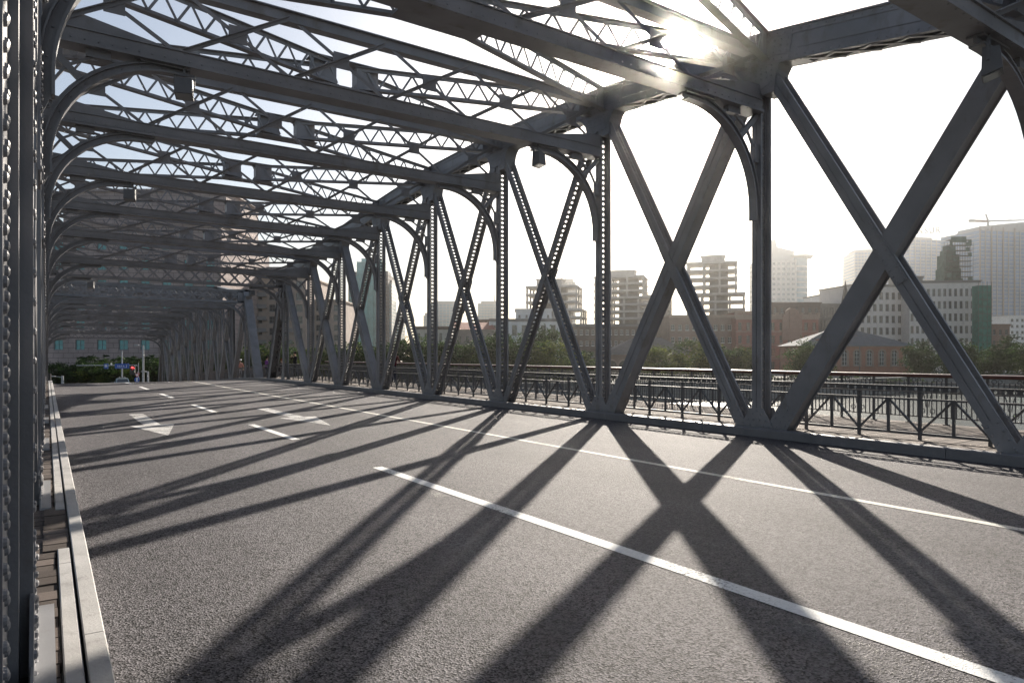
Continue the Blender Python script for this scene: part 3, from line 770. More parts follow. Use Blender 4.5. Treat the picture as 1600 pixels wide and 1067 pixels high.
for src, lab in ((fi, 'low dark railing of V braces along the far span beyond the pier'), (fo, 'tall barred outer railing along the far span beyond the pier')):
    c = copy_tree(src); c.location = (src.location.x, 46.2, DECK + drop(46.2)); c.rotation_euler = (-math.atan(.0425), 0, 0); c['label'] = lab


# ------------------------------------------------------------------ river, far bank
wm = MB(); wm._add([(-600, -400, WATER), (1400, -400, WATER), (1400, 700, WATER), (-600, 700, WATER)], [(0, 1, 2, 3)])
struct('river_water', wm, WATERM)
BANK = [pos(-1500, 118, h=0), pos(-200, 100, h=0), pos(60, 97, h=0), pos(600, 96, h=0), pos(1000, 105, h=0), pos(1200, 109, h=0), pos(1300, 116, h=0), pos(1400, 126, h=0), pos(1600, 152, h=0), pos(2600, 205, h=0), pos(4200, 330, h=0)]
FARP = [pos(7000, 2200, h=0), pos(800, 2400, h=0), pos(-5000, 2200, h=0)]
gm = MB(); gm._add([(p.x, p.y, GR) for p in BANK] + [(p.x, p.y, GR) for p in FARP], [tuple(range(len(BANK) + len(FARP)))])
struct('ground', gm, GROUND)
qw = MB()
for i in range(len(BANK) - 1):
    a, b = BANK[i], BANK[i + 1]; d = (b - a).normalized(); n = V((d.y, -d.x, 0))
    if n.dot(-a) < 0: n = -n
    qw.prism([(a.x, a.y, WATER - .6), (b.x, b.y, WATER - .6), (b.x, b.y, GR + .75), (a.x, a.y, GR + .75)], n * .5)
    qw.prism([(a.x, a.y, GR + .751), (b.x, b.y, GR + .751), (b.x, b.y, GR + .95), (a.x, a.y, GR + .95)], n * .62)
tag(qw.build('quay_wall', QUAY), 'grey stone quay wall along the far river bank', 'wall')
# street running off the bridge
sm = MB(); zr = ROAD + drop(120) + .004
sm._add([(-60, 111.9, zr), (80, 111.9, zr), (80, 128, zr), (-60, 128, zr)], [(0, 1, 2, 3)])
struct('street', sm, ASPH)
ab = MB(); ab.b2((-5, 97.5, WATER - .5), (20, 112, -4.95)); tag(ab.build('bridge_abutment', QUAY), 'stone abutment under the far end of the bridge', 'abutment')
pr_ = MB(); pr_.b2((-4, 44.6, WATER - 2), (17, 48.4, DECK - .9)); tag(pr_.build('bridge_pier', QUAY), 'stone pier in the river between the two spans', 'pier')

# ------------------------------------------------------------------ trees
def crown_mesh(name, rx, ry, rz, n_clump, n_leaf, leaf, mats, seed, zc, lumpy=.25):
    rnd = random.Random(seed); mb = MB()
    for c in range(n_clump):
        while True:
            p = V((rnd.uniform(-1, 1), rnd.uniform(-1, 1), rnd.uniform(-1, 1)))
            if .25 < p.length < 1: break
        k = 1 + rnd.uniform(-lumpy, lumpy)
        q = V((p.x * rx * k, p.y * ry * k, p.z * rz * k + zc)); cr = rnd.uniform(.16, .34) * min(rx, rz) * 1.25
        mb.mi = rnd.choices(range(len(mats)), weights=[5, 3, 2][:len(mats)])[0]
        for i in range(n_leaf):
            o = V((rnd.gauss(0, .5), rnd.gauss(0, .5), rnd.gauss(0, .42))) * cr
            s = leaf * rnd.uniform(.6, 1.3); a = V((rnd.gauss(0, 1), rnd.gauss(0, 1), rnd.gauss(0, 1))).normalized(); b = a.orthogonal().normalized()
            t = rnd.uniform(0, 6.3); u = (b * math.cos(t) + a.cross(b) * math.sin(t)) * s; v = a.cross(u) * .55
            cc = q + o; mb._add([cc - u, cc - v * .8 + u * .1, cc + u, cc + v * .8 + u * .1], [(0, 1, 2, 3)])
    return mb.data(name, mats)
def trunk_mesh(h, r, seed, spread):
    rnd = random.Random(seed); mb = MB(); top = V((rnd.uniform(-.2, .2), rnd.uniform(-.2, .2), h)); mb.tube((0, 0, -.2), top * .55, r, r * .7); mb.tube(top * .55, top, r * .7, r * .4)
    for i in range(6):
        a = rnd.uniform(0, 6.3); s = top * rnd.uniform(.5, 1.0); mb.tube(s, s + V((math.cos(a) * spread * .6, math.sin(a) * spread * .6, spread * rnd.uniform(.4, .9))), r * .35, r * .1, 6)
    return mb.data('trunk', BARK, True)
KINDS = {
 'dark': [(crown_mesh('crown', 3.6, 3.4, 3.4, 80, 70, .24, [LEAF_D, LEAF_M], s, 3.7), trunk_mesh(3.6, .22, s, 2.6)) for s in (1, 2)],
 'mid': [(crown_mesh('crown', 3.3, 3.3, 3.5, 80, 70, .23, [LEAF_M, LEAF_D, LEAF_Y], s, 3.8), trunk_mesh(3.4, .2, s, 2.4)) for s in (3, 4)],
 'pale': [(crown_mesh('crown', 2.7, 2.7, 3.6, 74, 66, .21, [LEAF_Y, LEAF_M], s, 3.9), trunk_mesh(3.0, .17, s, 2.0)) for s in (5, 6)],
 'cedar': [(crown_mesh('crown', 6.0, 4.0, 1.5, 60, 40, .30, [LEAF_D], 9, 7.6, .5), trunk_mesh(7.0, .28, 9, 3.0))],
 'fir': [(crown_mesh('crown', 2.0, 2.0, 5.5, 60, 40, .28, [LEAF_D, LEAF_M], 11, 6.2, .3), trunk_mesh(6, .2, 11, 1.2))],
}
tcount = [0]
def tree(kind, px, z, ytop, width_px, label, group='trees on the far bank'):
    tcount[0] += 1
    cr, tr = KINDS[kind][tcount[0] % len(KINDS[kind])]
    b = [v.co for v in cr.vertices]; zs_ = sorted(v.z for v in b); hgt = zs_[int(len(zs_) * .965)]; xs_ = sorted(v.x for v in b); wid = xs_[int(len(xs_) * .96)] - xs_[int(len(xs_) * .04)]
    H = (HORY - ytop) * z / F - GR; W = width_px * 1.18 * z / F
    p = pos(px, z, h=GR); rz = random.uniform(0, 6.3)
    t = thing('tree', label, 'tree', p, (0, 0, rz), group); t.scale = (W / wid, W / wid, H / hgt)
    link('trunk', tr, t); link('crown', cr, t)
    return t
TR = [
 ('dark', 98, 112, 571, 40, 'dark hedge tree at the far left behind the low signal post'),
 ('dark', 128, 114, 567, 46, 'dark bushy tree under the stone building, left of the blue square sign'),
 ('mid', 158, 112, 570, 42, 'green bushy tree directly behind the small blue square sign'),
 ('mid', 182, 110, 572, 36, 'bushy tree behind the wide blue street sign'),
 ('dark', 214, 116, 566, 44, 'dark tree behind the red traffic light'),
 ('cedar', 188, 118, 557, 92, 'spreading flat topped cedar in front of the stone building'),
 ('dark', 246, 118, 562, 46, 'dark tree right of the tall lamp post'),
 ('mid', 278, 124, 560, 46, 'green tree seen through the far span posts'),
 ('dark', 312, 124, 556, 50, 'dark tree behind the far span near its first posts'),
 ('mid', 345, 126, 557, 46, 'green tree behind the pale sloping end post'),
 ('mid', 402, 128, 545, 54, 'leafy tree in front of the balconied apartments, left of the pier'),
 ('mid', 445, 128, 543, 50, 'leafy tree behind the man in the dark tee'),
 ('pale', 490, 126, 548, 42, 'yellow green tree below the grey glass block'),
 ('dark', 520, 126, 546, 40, 'dark green tree just left of the teal tower foot'),
 ('mid', 556, 128, 541, 54, 'round green tree at the foot of the teal tower'),
 ('dark', 594, 130, 546, 48, 'dark tree left of the leaning figure'),
 ('dark', 634, 130, 538, 52, 'dark tree behind the figure in the maroon jacket'),
 ('mid', 668, 132, 536, 50, 'green tree before the left end of the cream house'),
 ('dark', 702, 130, 541, 48, 'dark tree before the right end of the cream house'),
 ('mid', 738, 132, 539, 52, 'green tree below the pink roofed house'),
 ('dark', 770, 138, 528, 50, 'taller dark tree beside the left corner of the white building'),
 ('mid', 800, 132, 540, 48, 'green tree before the white building'),
 ('dark', 838, 138, 522, 54, 'tall dark tree against the white building, left of the pale tree'),
 ('pale', 866, 128, 538, 48, 'bright yellow green tree left of the tall sunlit post'),
 ('mid', 905, 134, 553, 36, 'small green tree hidden behind the lower crossing diagonal'),
 ('pale', 1030, 130, 546, 44, 'pale tree before the slate roofed hall, left one of the two'),
 ('pale', 1086, 132, 536, 50, 'pale tree at the right corner of the slate roofed hall'),
 ('dark', 1128, 134, 549, 42, 'low dark tree under the tallest concrete frame'),
 ('mid', 1160, 134, 548, 42, 'low green tree left of the red brick building'),
 ('mid', 1256, 140, 541, 41, 'round green tree in front of the red brick building'),
 ('mid', 1278, 142, 546, 34, 'smaller green tree at the left end of the boathouse'),
 ('dark', 1440, 150, 540, 34, 'dark street tree at the right end of the boathouse'),
 ('dark', 1496, 152, 540, 45, 'broad dark street tree in front of the beige office block'),
 ('dark', 1552, 152, 546, 39, 'broad dark street tree before the green netting strip'),
 ('fir', 1580, 172, 528, 26, 'slim dark conifer at the far right edge'),
 ('mid', 1612, 150, 540, 44, 'green street tree just past the right edge of the view'),
]
for a in TR: tree(*a)
hb = crown_mesh('foliage', 52, 1.6, .9, 1100, 24, .16, [LEAF_M, LEAF_D], 21, 0, .1)
hp = pos(1000, 126, h=GR + .4); ho2 = link('shrubbery', hb, None, hp, (0, 0, -TH - .1)); ho2['kind'] = 'stuff'; ho2['label'] = 'low shrubs planted along the far quay'; ho2['category'] = 'shrubs'

# ------------------------------------------------------------------ buildings
def facade_base(px0, px1, ytop, z, name, label, cat, yaw=0.0, group=None, base=GR):
    p = pos((px0 + px1) / 2, z, h=base); W = (px1 - px0) * z / F; H = (HORY - ytop) * z / F - base
    return thing(name, label, cat, p, (0, 0, -TH + yaw), group), W, H
def win_mesh(w_, h_, nx=1, ny=1, fr=FRAMEG, gl=GLASSD, arch=False):
    g = MB(); g.b2((-w_ / 2, .20, 0), (w_ / 2, .24, h_)); f = MB(); t = max(.06, .05 * w_)
    f.b2((-w_ / 2, .10, 0), (-w_ / 2 + t, .199, h_)); f.b2((w_ / 2 - t, .10, 0), (w_ / 2, .199, h_)); f.b2((-w_ / 2 + t, .10, h_ - t), (w_ / 2 - t, .199, h_)); f.b2((-w_ / 2 + t, .10, 0), (w_ / 2 - t, .199, t))
    for i in range(1, nx): x = -w_ / 2 + w_ * i / nx; f.b2((x - t * .35, .12, t), (x + t * .35, .199, h_ - t))
    for i in range(1, ny): y = h_ * i / ny; f.b2((-w_ / 2 + t, .13, y - t * .35), (w_ / 2 - t, .199, y + t * .35))
    f.b2((-w_ / 2 - .1, -.10, -.14), (w_ / 2 + .1, .10, -.001))
    return g.data('window_pane', gl), f.data('window', fr)
def bld(name, label, cat, px0, px1, ytop, z, depth, wall, rows, cols, ww=.55, wh=.58, gl=GLASSD, fr=FRAMEG, yaw=0.0, group=None, base_h=0.0, top_h=None, nx=2, ny=2, cornice=True, skip=(), cmat=None, roof=None):
    """block with a real pierced front: piers and spandrels stand 0.35 m proud of the core, window units sit in the openings"""
    t, W, H = facade_base(px0, px1, ytop, z, name, label, cat, yaw, group)
    top_h = .6 if top_h is None else top_h
    mb = MB(); mb.b2((-W / 2, .35, 0), (W / 2, depth, H - .02))
    fh = (H - base_h - top_h) / rows; cw = W / cols; wW = cw * ww; wH = fh * wh
    mb.b2((-W / 2, 0, 0), (W / 2, .349, base_h + fh * (1 - wh) * .55)) 
    for r in range(rows):
        zb_ = base_h + r * fh + fh * (1 - wh) * .55; zt_ = zb_ + wH
        znext = zb_ + fh if r < rows - 1 else H
        mb.b2((-W / 2, 0, zt_), (W / 2, .349, znext))
        for c in range(cols + 1):
            x0 = -W / 2 + c * cw - (cw - wW) / 2; x1 = x0 + (cw - wW)
            mb.b2((max(-W / 2, x0), .0, zb_), (min(W / 2, x1), .349, zt_))
    mb.build('wall', wall, t)
    gd, fd = win_mesh(wW - .02, wH - .02, nx, ny, fr, gl)
    for r in range(rows):
        for c in range(cols):
            if (r, c) in skip: continue
            o = link('window', fd, t, (-W / 2 + (c + .5) * cw, .08, base_h + r * fh + fh * (1 - wh) * .55 + .01)); link('window_pane', gd, o)
    if cornice:
        cm = MB(); cm.b2((-W / 2 - .35, -.4, H), (W / 2 + .35, depth + .3, H + .35)); cm.b2((-W / 2 - .15, -.2, H - .45), (W / 2 + .15, -.001, H - .001)); cm.build('cornice', cmat or wall, t)
    return t, W, H
def tower(name, label, px0, px1, ytop, z, depth, glass, floors, bays, band=BANDP, yaw=0.0, group='distant towers in the haze', fin=.35, bh=.28, crown=None):
    """far glass tower: glazed core, projecting floor bands and vertical fins"""
    t, W, H = facade_base(px0, px1, ytop, z, name, label, 'tower', yaw, group)
    g = MB(); g.b2((-W / 2, 0, 0), (W / 2, depth, H)); g.build('glazing', glass, t)
    b = MB(); fh = H / floors
    for i in range(1, floors + 1): b.b2((-W / 2 - .12, -.25, i * fh - bh * fh), (W / 2 + .12, depth + .1, i * fh - .01))
    b.build('floor_band', band, t)
    m = MB(); cw = W / bays
    for i in range(bays + 1): x = -W / 2 + i * cw; m.b2((x - fin * cw / 4, -.6, 0), (x + fin * cw / 4, -.251, H + .4))
    m.build('mullion', band, t)
    c = MB(); c.b2((-W / 2 + W * .12, depth * .2, H), (W / 2 - W * .12, depth * .8, H + fh * 1.0)); c.build('roof_plant', band, t)
    return t, W, H

# left: stone hotel and apartments
t, W, H = bld('stone_building', 'huge pinkish stone building with teal windows behind the portals on the left', 'building', 40, 345, 352, 150, 30, PSTONE, 6, 9, .42, .5, GLASST, FRAMEG, base_h=5, top_h=2.2)
ub = MB(); ub.b2((-W / 2 + 3, 8, H + .35), (W / 2 - 2.2, 28, H + 9.2)); ub.b2((-W / 2 + 2.4, 7.4, H + 9.2), (W / 2 - 1.6, 28.6, H + 9.8)); ub.build('upper_storey', PSTONE, t)
t, W, H = bld('apartment_building', 'tan stone apartment block with stacked dark balconies behind the end of the near span', 'building', 352, 478, 432, 172, 22, TSTONE, 7, 6, .48, .6, GLASSD, FRAMEG, base_h=3.5)
bal = MB(); bal.b2((-4.4, -.9, -.12), (0, .0, .0)); bal.b2((-4.4, -.9, 0), (0, -.86, .9)); bd = bal.data('balcony', FRAMEG)
for r in range(6): link('balcony', bd, t, (-W / 2 + 10.6, 0, 5.0 + r * (H - 4.1) / 7)) ; link('balcony', bd, t, (-W / 2 + 17.2, 0, 5.0 + r * (H - 4.1) / 7))
rm = MB(); rm.prism([(-W / 2 - .3, -.3, H + .36), (W / 2 + .3, -.3, H + .36), (W / 2 - 2.5, 6, H + 3.2), (-W / 2 + 2.5, 6, H + 3.2)], (0, 12, 0)); rm.build('roof', SLATE, t)
bld('apartment_building', 'narrower tan block with dark bays just left of the teal tower', 'building', 476, 532, 470, 180, 20, TSTONE, 6, 4, .5, .6, base_h=3)
# teal tower
t, W, H = tower('teal_tower', 'slim teal glass tower with a square lantern top seen between the middle posts', 558, 600, 409, 360, 12, GLASST, 26, 5, GLASST, group=None, fin=.2)
tower('grey_tower', 'brownish grey slab tower attached right of the teal glass tower', 588, 606, 428, 352, 18, DARKW, 24, 4, GREYW, group=None)
tower('grey_tower', 'narrow grey tower with ladder like balconies at the right of the teal pair', 604, 612, 442, 356, 14, GLASSG, 24, 2, BANDP, group=None)
tower('teal_tower', 'lower teal glass block at the left foot of the teal tower', 545, 566, 430, 366, 14, GLASST, 22, 4, GREYW, group=None)
tower('glass_block', 'low pale glass block left of the teal tower', 516, 532, 487, 420, 16, GLASSG, 14, 4)
tower('pale_block', 'pale bluish block right of the teal tower, half hidden', 611, 627, 493, 470, 16, GLASSG, 14, 4)
tower('pale_tower', 'pale stepped tower left end, between two laced posts', 662, 672, 493, 620, 14, GLASSG, 16, 3)
tower('pale_tower', 'broad pale glass tower with red crane specks on its roof', 670, 719, 474, 640, 30, GLASSG, 20, 9)
t, W, H = tower('pale_tower', 'pale tower with a thin aerial left of the middle post', 747, 780, 474, 640, 24, GLASSG, 20, 7)
am_ = MB(); am_.tube((W * .28, 5, H), (W * .28, 5, H + 9), .9, .5, 6); am_.build('aerial', BANDP, t)
# low houses behind the trees
bld('house', 'cream three storey house with a dark cornice behind the trees', 'house', 648, 706, 512, 178, 16, CREAM, 3, 5, .4, .55, nx=2, ny=3, cmat=DARKW)
t, W, H = bld('house', 'low pinkish house under red tiles between cream and white buildings', 'house', 700, 772, 517, 186, 14, TSTONE, 3, 6, .42, .5)
r_ = MB(); r_.prism([(-W / 2 - .5, -.6, H + .36), (W / 2 + .5, -.6, H + .36), (W / 2 - 1, 6.5, H + 2.6), (-W / 2 + 1, 6.5, H + 2.6)], (0, .4, 0)); r_.build('roof', REDROOF, t)
bld('house', 'brown brick block rising behind the red tiled house', 'house', 745, 776, 501, 196, 12, BBRICK, 4, 3, .4, .5)
t, W, H = bld('white_building', 'white colonnaded building with pilasters and iron balconies below the left concrete frame', 'building', 766, 872, 500, 190, 20, WHITE, 3, 7, .5, .62, nx=2, ny=3, cmat=GREYW)
pl = MB()
for i in range(8): x = -W / 2 + W * i / 7; pl.b2((x - .35, -.45, 0), (x + .35, -.001, H - .46))
pl.build('pilaster', WHITE, t)
bld('white_building', 'stepped white penthouse storey under the left concrete frame', 'building', 806, 862, 484, 204, 12, WHITE, 6, 5, .3, .3, cornice=True)
# concrete frames
def frame_tower(label, px0, px1, ytop, ybot, z, nf, steps, yaw):
    t, W, _ = facade_base(px0, px1, ytop, z, 'concrete_frame_building', label, 'building', yaw, 'unfinished concrete frame buildings')
    zt = (HORY - ytop) * z / F - GR; zbm = (HORY - ybot) * z / F - GR; fh = (zt - zbm) / nf; D = W * .55
    sl_ = MB(); cl = MB(); ki = MB()
    ki.b2((-W * .12, D * .42, 0), (W * .22, D * .72, zt - .02))
    for i in range(nf + 1):
        l, r = steps(i / nf); x0, x1 = -W / 2 + l * W, W / 2 - r * W; zz = zbm + i * fh
        d0 = l * W * .5
        sl_.b2((x0 - .5, d0 - .5, zz - .42), (x1 + .5, D + .5, zz))
        sl_.b2((x0 - .45, d0 - .45, zz), (x1 + .45, d0 - .3, zz + .3))
        if i < nf:
            l2, r2 = steps((i + 1) / nf); x0c, x1c = -W / 2 + max(l, l2) * W, W / 2 - max(r, r2) * W; dd = max(l, l2) * W * .5
            nx_ = max(2, int(round((x1c - x0c) / 5.2)))
            for j in range(nx_ + 1):
                x = x0c + (x1c - x0c) * j / nx_
                for yy in (dd, dd + (D - dd) * .5, D):
                    sl_.b2((x - .32, yy - .32, zz - .05), (x + .32, yy + .32, zz + fh - .35))
    top_l, top_r = steps(1.0)
    pb = MB(); pb.b2((-W * .26, D * .25, zt + .001), (W * .16, D * .8, zt + fh * .95)); pb.b2((-W * .28, D * .22, zt + fh * .951), (W * .18, D * .83, zt + fh * 1.05))
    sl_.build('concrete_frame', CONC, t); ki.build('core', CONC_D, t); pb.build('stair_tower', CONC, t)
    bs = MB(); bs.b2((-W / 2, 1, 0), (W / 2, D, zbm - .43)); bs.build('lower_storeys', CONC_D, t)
frame_tower('left unfinished concrete frame with setbacks, shortest of the three, behind the white building', 812, 908, 447, 520, 236, 6, lambda u: (.0 if u < .5 else .10, .0 if u < .55 else .08), -.25)
frame_tower('middle unfinished concrete frame right beside the tall sunlit laced post', 930, 1020, 432, 508, 232, 7, lambda u: (.0, .0 if u < .62 else .17), -.30)
frame_tower('right unfinished concrete frame, tallest of the three, left of the red brick building', 1076, 1160, 410, 508, 232, 8, lambda u: (.0 if u > -1 else 0, .0 if u < .55 else .14), -.32)
t, W, H = tower('pale_tower', 'pale slab with two masts peeking behind the left concrete frame', 876, 899, 440, 560, 14, GLASSW, 24, 4)
for x, h in ((-.28, 24), (-.78, 15)):
    q = MB(); q.tube((x * W * .5 if x > -.5 else -W * .4, 4, H), (x * W * .5 if x > -.5 else -W * .4, 4, H + h), .35, .15, 6); q.build('mast', BANDP, t)
bld('brown_building', 'long dark brown building below the concrete frames, left of the slate hall', 'building', 868, 1012, 508, 214, 18, DARKW, 4, 16, .5, .45, fr=FRAMEW, nx=2, ny=2, cmat=GREYW)
bld('grey_building', 'grey block with a small attic right of the middle concrete frame', 'building', 1014, 1050, 462, 250, 16, GREYW, 7, 4, .4, .4)
bld('brown_building', 'brown brick building with pale attic band under the tallest concrete frame', 'building', 1046, 1146, 494, 206, 18, BBRICK, 4, 9, .5, .45, fr=FRAMEW, nx=2, ny=2, cmat=BUFF, top_h=1.6)
bld('brown_building', 'narrow dark red building squeezed left of the heavy post', 'building', 1150, 1182, 488, 212, 14, RBRICK, 5, 3, .4, .45, cmat=BUFF)
# slate roofed hall
def hall(label, px0, px1, yeave, yridge, z, wall, roof, nwin, arch_w, trim, yaw=0.0, name='hall', depth=16, ridge=(.35, .65), gl=GLASSD, fr=FRAMEW, wh=.5, wz=.34, chimney=None):
    t, W, H = facade_base(px0, px1, yeave, z, name, label, 'hall', yaw); Hr = (HORY - yridge) * z / F - GR
    mb = MB(); cw = W / nwin; w2 = arch_w / 2; z0 = H * wz; zs_ = z0 + H * wh - w2
    mb.b2((-W / 2, .35, 0), (W / 2, depth, H)); mb.b2((-W / 2, 0, 0), (W / 2, .349, z0))
    for i in range(nwin + 1):
        a = -W / 2 + (i - .5) * cw + w2; b = -W / 2 + (i + .5) * cw - w2
        mb.b2((max(-W / 2, a), 0, z0), (min(W / 2, b), .349, zs_))
    for i in range(nwin):                                  # arched heads
        xc = -W / 2 + (i + .5) * cw; n = 8
        pts = [(xc - cw / 2, 0, zs_), (xc - w2, 0, zs_)] + [(xc - w2 * math.cos(math.pi * j / n), 0, zs_ + w2 * math.sin(math.pi * j / n)) for j in range(1, n)] + [(xc + w2, 0, zs_), (xc + cw / 2, 0, zs_)]
        for j in range(len(pts) - 1):
            a, b = pts[j], pts[j + 1]
            if b[0] - a[0] > 1e-4: mb.prism([(a[0], 0, a[2]), (b[0], 0, b[2]), (b[0], 0, H), (a[0], 0, H)], (0, .349, 0))
    mb.build('wall', wall, t)
    g = MB(); g.b2((-w2 + .01, .22, 0), (w2 - .01, .26, zs_ - z0 + w2 * .96)); gd = g.data('window_pane', gl)
    f = MB(); k = max(.09, arch_w * .07)
    f.b2((-w2 + .01, .12, 0), (-w2 + k, .219, zs_ - z0)); f.b2((w2 - k, .12, 0), (w2 - .01, .219, zs_ - z0)); f.b2((-k / 2, .12, 0), (k / 2, .219, zs_ - z0 + w2 * .9)); f.b2((-w2, .12, 0), (w2, .219, k))
    for q in (.33, .66, 1.0): f.b2((-w2 + k, .14, (zs_ - z0) * q - k / 2), (w2 - k, .215, (zs_ - z0) * q + k / 2))
    fd = f.data('window', fr)
    s_ = MB()
    for j in range(9):
        a0 = math.pi * j / 9; a1 = math.pi * (j + 1) / 9; r1, r2 = w2 + .01, w2 + .38
        s_.prism([(-r1 * math.cos(a0), -.07, zs_ - z0 + r1 * math.sin(a0)), (-r2 * math.cos(a0), -.07, zs_ - z0 + r2 * math.sin(a0)), (-r2 * math.cos(a1), -.07, zs_ - z0 + r2 * math.sin(a1)), (-r1 * math.cos(a1), -.07, zs_ - z0 + r1 * math.sin(a1))], (0, .069, 0))
    s_.b2((-w2 - .38, -.07, 0), (-w2 - .01, -.001, zs_ - z0)); s_.b2((w2 + .01, -.07, 0), (w2 + .38, -.001, zs_ - z0)); s_.b2((-w2 - .45, -.16, -.25), (w2 + .45, -.001, -.001))
    sdm = s_.data('surround', trim)
    for i in range(nwin):
        o = link('window', fd, t, (-W / 2 + (i + .5) * cw, 0, z0)); link('window_pane', gd, o); link('surround', sdm, o)
    e = .6; x0, x1 = -W / 2 - e, W / 2 + e; a, b = -W / 2 + ridge[0] * W, -W / 2 + ridge[1] * W; yr = depth / 2; r = MB()
    vs = [(x0, -e, H + .01), (x1, -e, H + .01), (x1, depth + e, H + .01), (x0, depth + e, H + .01), (a, yr, Hr), (b, yr, Hr)]
    r._add(vs, [(0, 1, 5, 4), (1, 2, 5), (2, 3, 4, 5), (3, 0, 4), (0, 3, 2, 1)])
    ro = r.build('roof', roof, t); gt = MB(); gt.b2((x0, -e - .1, H - .2), (x1, -e + .08, H + .005)); gt.build('gutter', GREYW, t)
    if chimney:
        cxm, cym, ch = chimney; c = MB(); c.b2((-W / 2 + cxm * W - .8, cym - .5, H), (-W / 2 + cxm * W + .8, cym + .5, Hr + ch)); c.b2((-W / 2 + cxm * W - .95, cym - .65, Hr + ch), (-W / 2 + cxm * W + .95, cym + .65, Hr + ch + .35)); c.build('chimney', wall, ro)
    return t, W, H
hall('low brown brick hall with a dark hipped slate roof and blind arches behind pale trees', 946, 1082, 553, 526, 176, BBRICK, SLATE, 7, 2.6, BUFF, ridge=(.40, .72), wh=.62, wz=.06, fr=DARKW)
t, W, H = hall('red brick boathouse with pale zinc roof and a row of white arched windows', 1252, 1427, 540, 515, 166, OBRICK, METALR, 9, 1.25, BUFF, name='boathouse', ridge=(.33, .62), wh=.50, wz=.34, depth=13, chimney=(.20, 2.2, -2.6))
dp = MB(); dp.b2((W * .02 - .09, -.16, .2), (W * .02 + .09, -.005, H - .2)); dp.build('drainpipe', GREYW, t)
c2 = MB(); c2.b2((W / 2 - 13.2, 4, H), (W / 2 - 11.6, 5.2, H + 2.6)); c2.build('chimney', OBRICK, t)
# red brick building with a gable
t, W, H = bld('red_brick_building', 'ornate red brick building with a curved stone gable right of the heavy post', 'building', 1150, 1279, 497, 202, 20, RBRICK, 4, 10, .42, .6, GLASSD, BUFF, nx=2, ny=3, cmat=BUFF)
gb = MB(); xg = W / 2 - (1279 - 1237) * 202 / F; r = 2.3; pts = [(xg - r - .6, -.5, H - 6.5), (xg - r - .6, -.5, H + .8)] + [(xg - r * math.cos(math.pi * j / 12), -.5, H + .8 + r * .95 * math.sin(math.pi * j / 12)) for j in range(13)] + [(xg + r + .6, -.5, H + .8), (xg + r + .6, -.5, H - 6.5)]
gb.prism(pts, (0, .45, 0)); gb.b2((xg - .9, -.7, H - 3.4), (xg + .9, -.501, H + 2.2)); gb.b2((xg - 2.4, -.62, H + .2), (xg + 2.4, -.501, H + .55)); gb.build('gable', GABLE, t)
bn = MB()
for i in range(1, 4): bn.b2((-W / 2 - .05, -.12, H * i / 4 - .1), (W / 2 + .05, -.002, H * i / 4 + .12))
bn.build('string_course', BUFF, t)
pp = MB()
for i in range(11): x = -W / 2 + W * i / 10; pp.b2((x - .4, -.2, H + .36), (x + .4, .3, H + 1.6))
pp.b2((-W / 2, -.05, H + .36), (W / 2, .2, H + 1.1)); pp.build('parapet', BUFF, t)
bld('brown_building', 'dark brown attic block above the red brick building', 'building', 1206, 1282, 474, 222, 16, DARKW, 6, 7, .4, .45, cmat=DARKW)
bld('grey_building', 'dark ribbed grey block between the red brick building and the spire', 'building', 1268, 1340, 476, 236, 18, GREYW, 5, 16, .6, .8, cmat=GREYW, ny=4)
bld('white_building', 'plain white rooftop block left of the church spire', 'building', 1284, 1336, 461, 262, 16, WHITE, 5, 4, .25, .3, cmat=GREYW)
# church spire
p = pos(1321, 226, h=GR); t = thing('church_spire', 'slender dark church spire crossing behind the thick diagonal', 'church', p, (0, 0, -TH + .3)); z = 226
Hs = (HORY - 438) * z / F - GR; hb_ = (HORY - 506) * z / F - GR
q = MB(); q.b2((-2.3, -2.3, 0), (2.3, 2.3, hb_)); q.build('bell_tower', BUFF, t)
q = MB(); q.loft([[V((2.5 * math.cos(math.pi / 4 * i + .39), 2.5 * math.sin(math.pi / 4 * i + .39), hb_)) for i in range(8)], [V((.05 * math.cos(math.pi / 4 * i), .05 * math.sin(math.pi / 4 * i), Hs)) for i in range(8)]]); q.build('spire', SPIREM, t)
# white tower with a disc on its roof
t, W, H = tower('white_tower', 'pale tower with sloping fin roof and disc topped drum beside the heavy post', 1190, 1243, 406, 520, 26, GLASSW, 20, 7, WHITE, fin=.8, bh=.55, group=None)
q = MB(); q.prism([(-W * .32, 2, H), (W / 2, 2, H), (W / 2, 2, H + 7), (-.02 * W, 2, H + 10), (-.05 * W, 2, H + 16), (-.12 * W, 2, H + 16)], (0, 16, 0)); q.build('roof_fin', WHITE, t)
for x in (.08, .22): q = MB(); q.tube((x * W, 8, H + 8), (x * W, 8, H + 24 - x * 20), .3, .15, 6); q.build('mast', BANDP, t)
q = MB(); xc = W / 2 + 4.2; q.tube((xc, 8, 0), (xc, 8, H + 2), 7.6, 7.6, 28); q.build('drum', GLASSG, t)
q = MB(); [q.tube((xc, 8, i * 4.0), (xc, 8, i * 4.0 + 1.5), 7.9, 7.9, 28) for i in range(int(H / 4))]; q.build('floor_band', WHITE, t)
q = MB(); q.tube((xc + 1.5, 8, H + 2), (xc + 1.5, 8, H + 3.8), 9.5, 10.8, 32); q.build('roof_disc', WHITE, t)
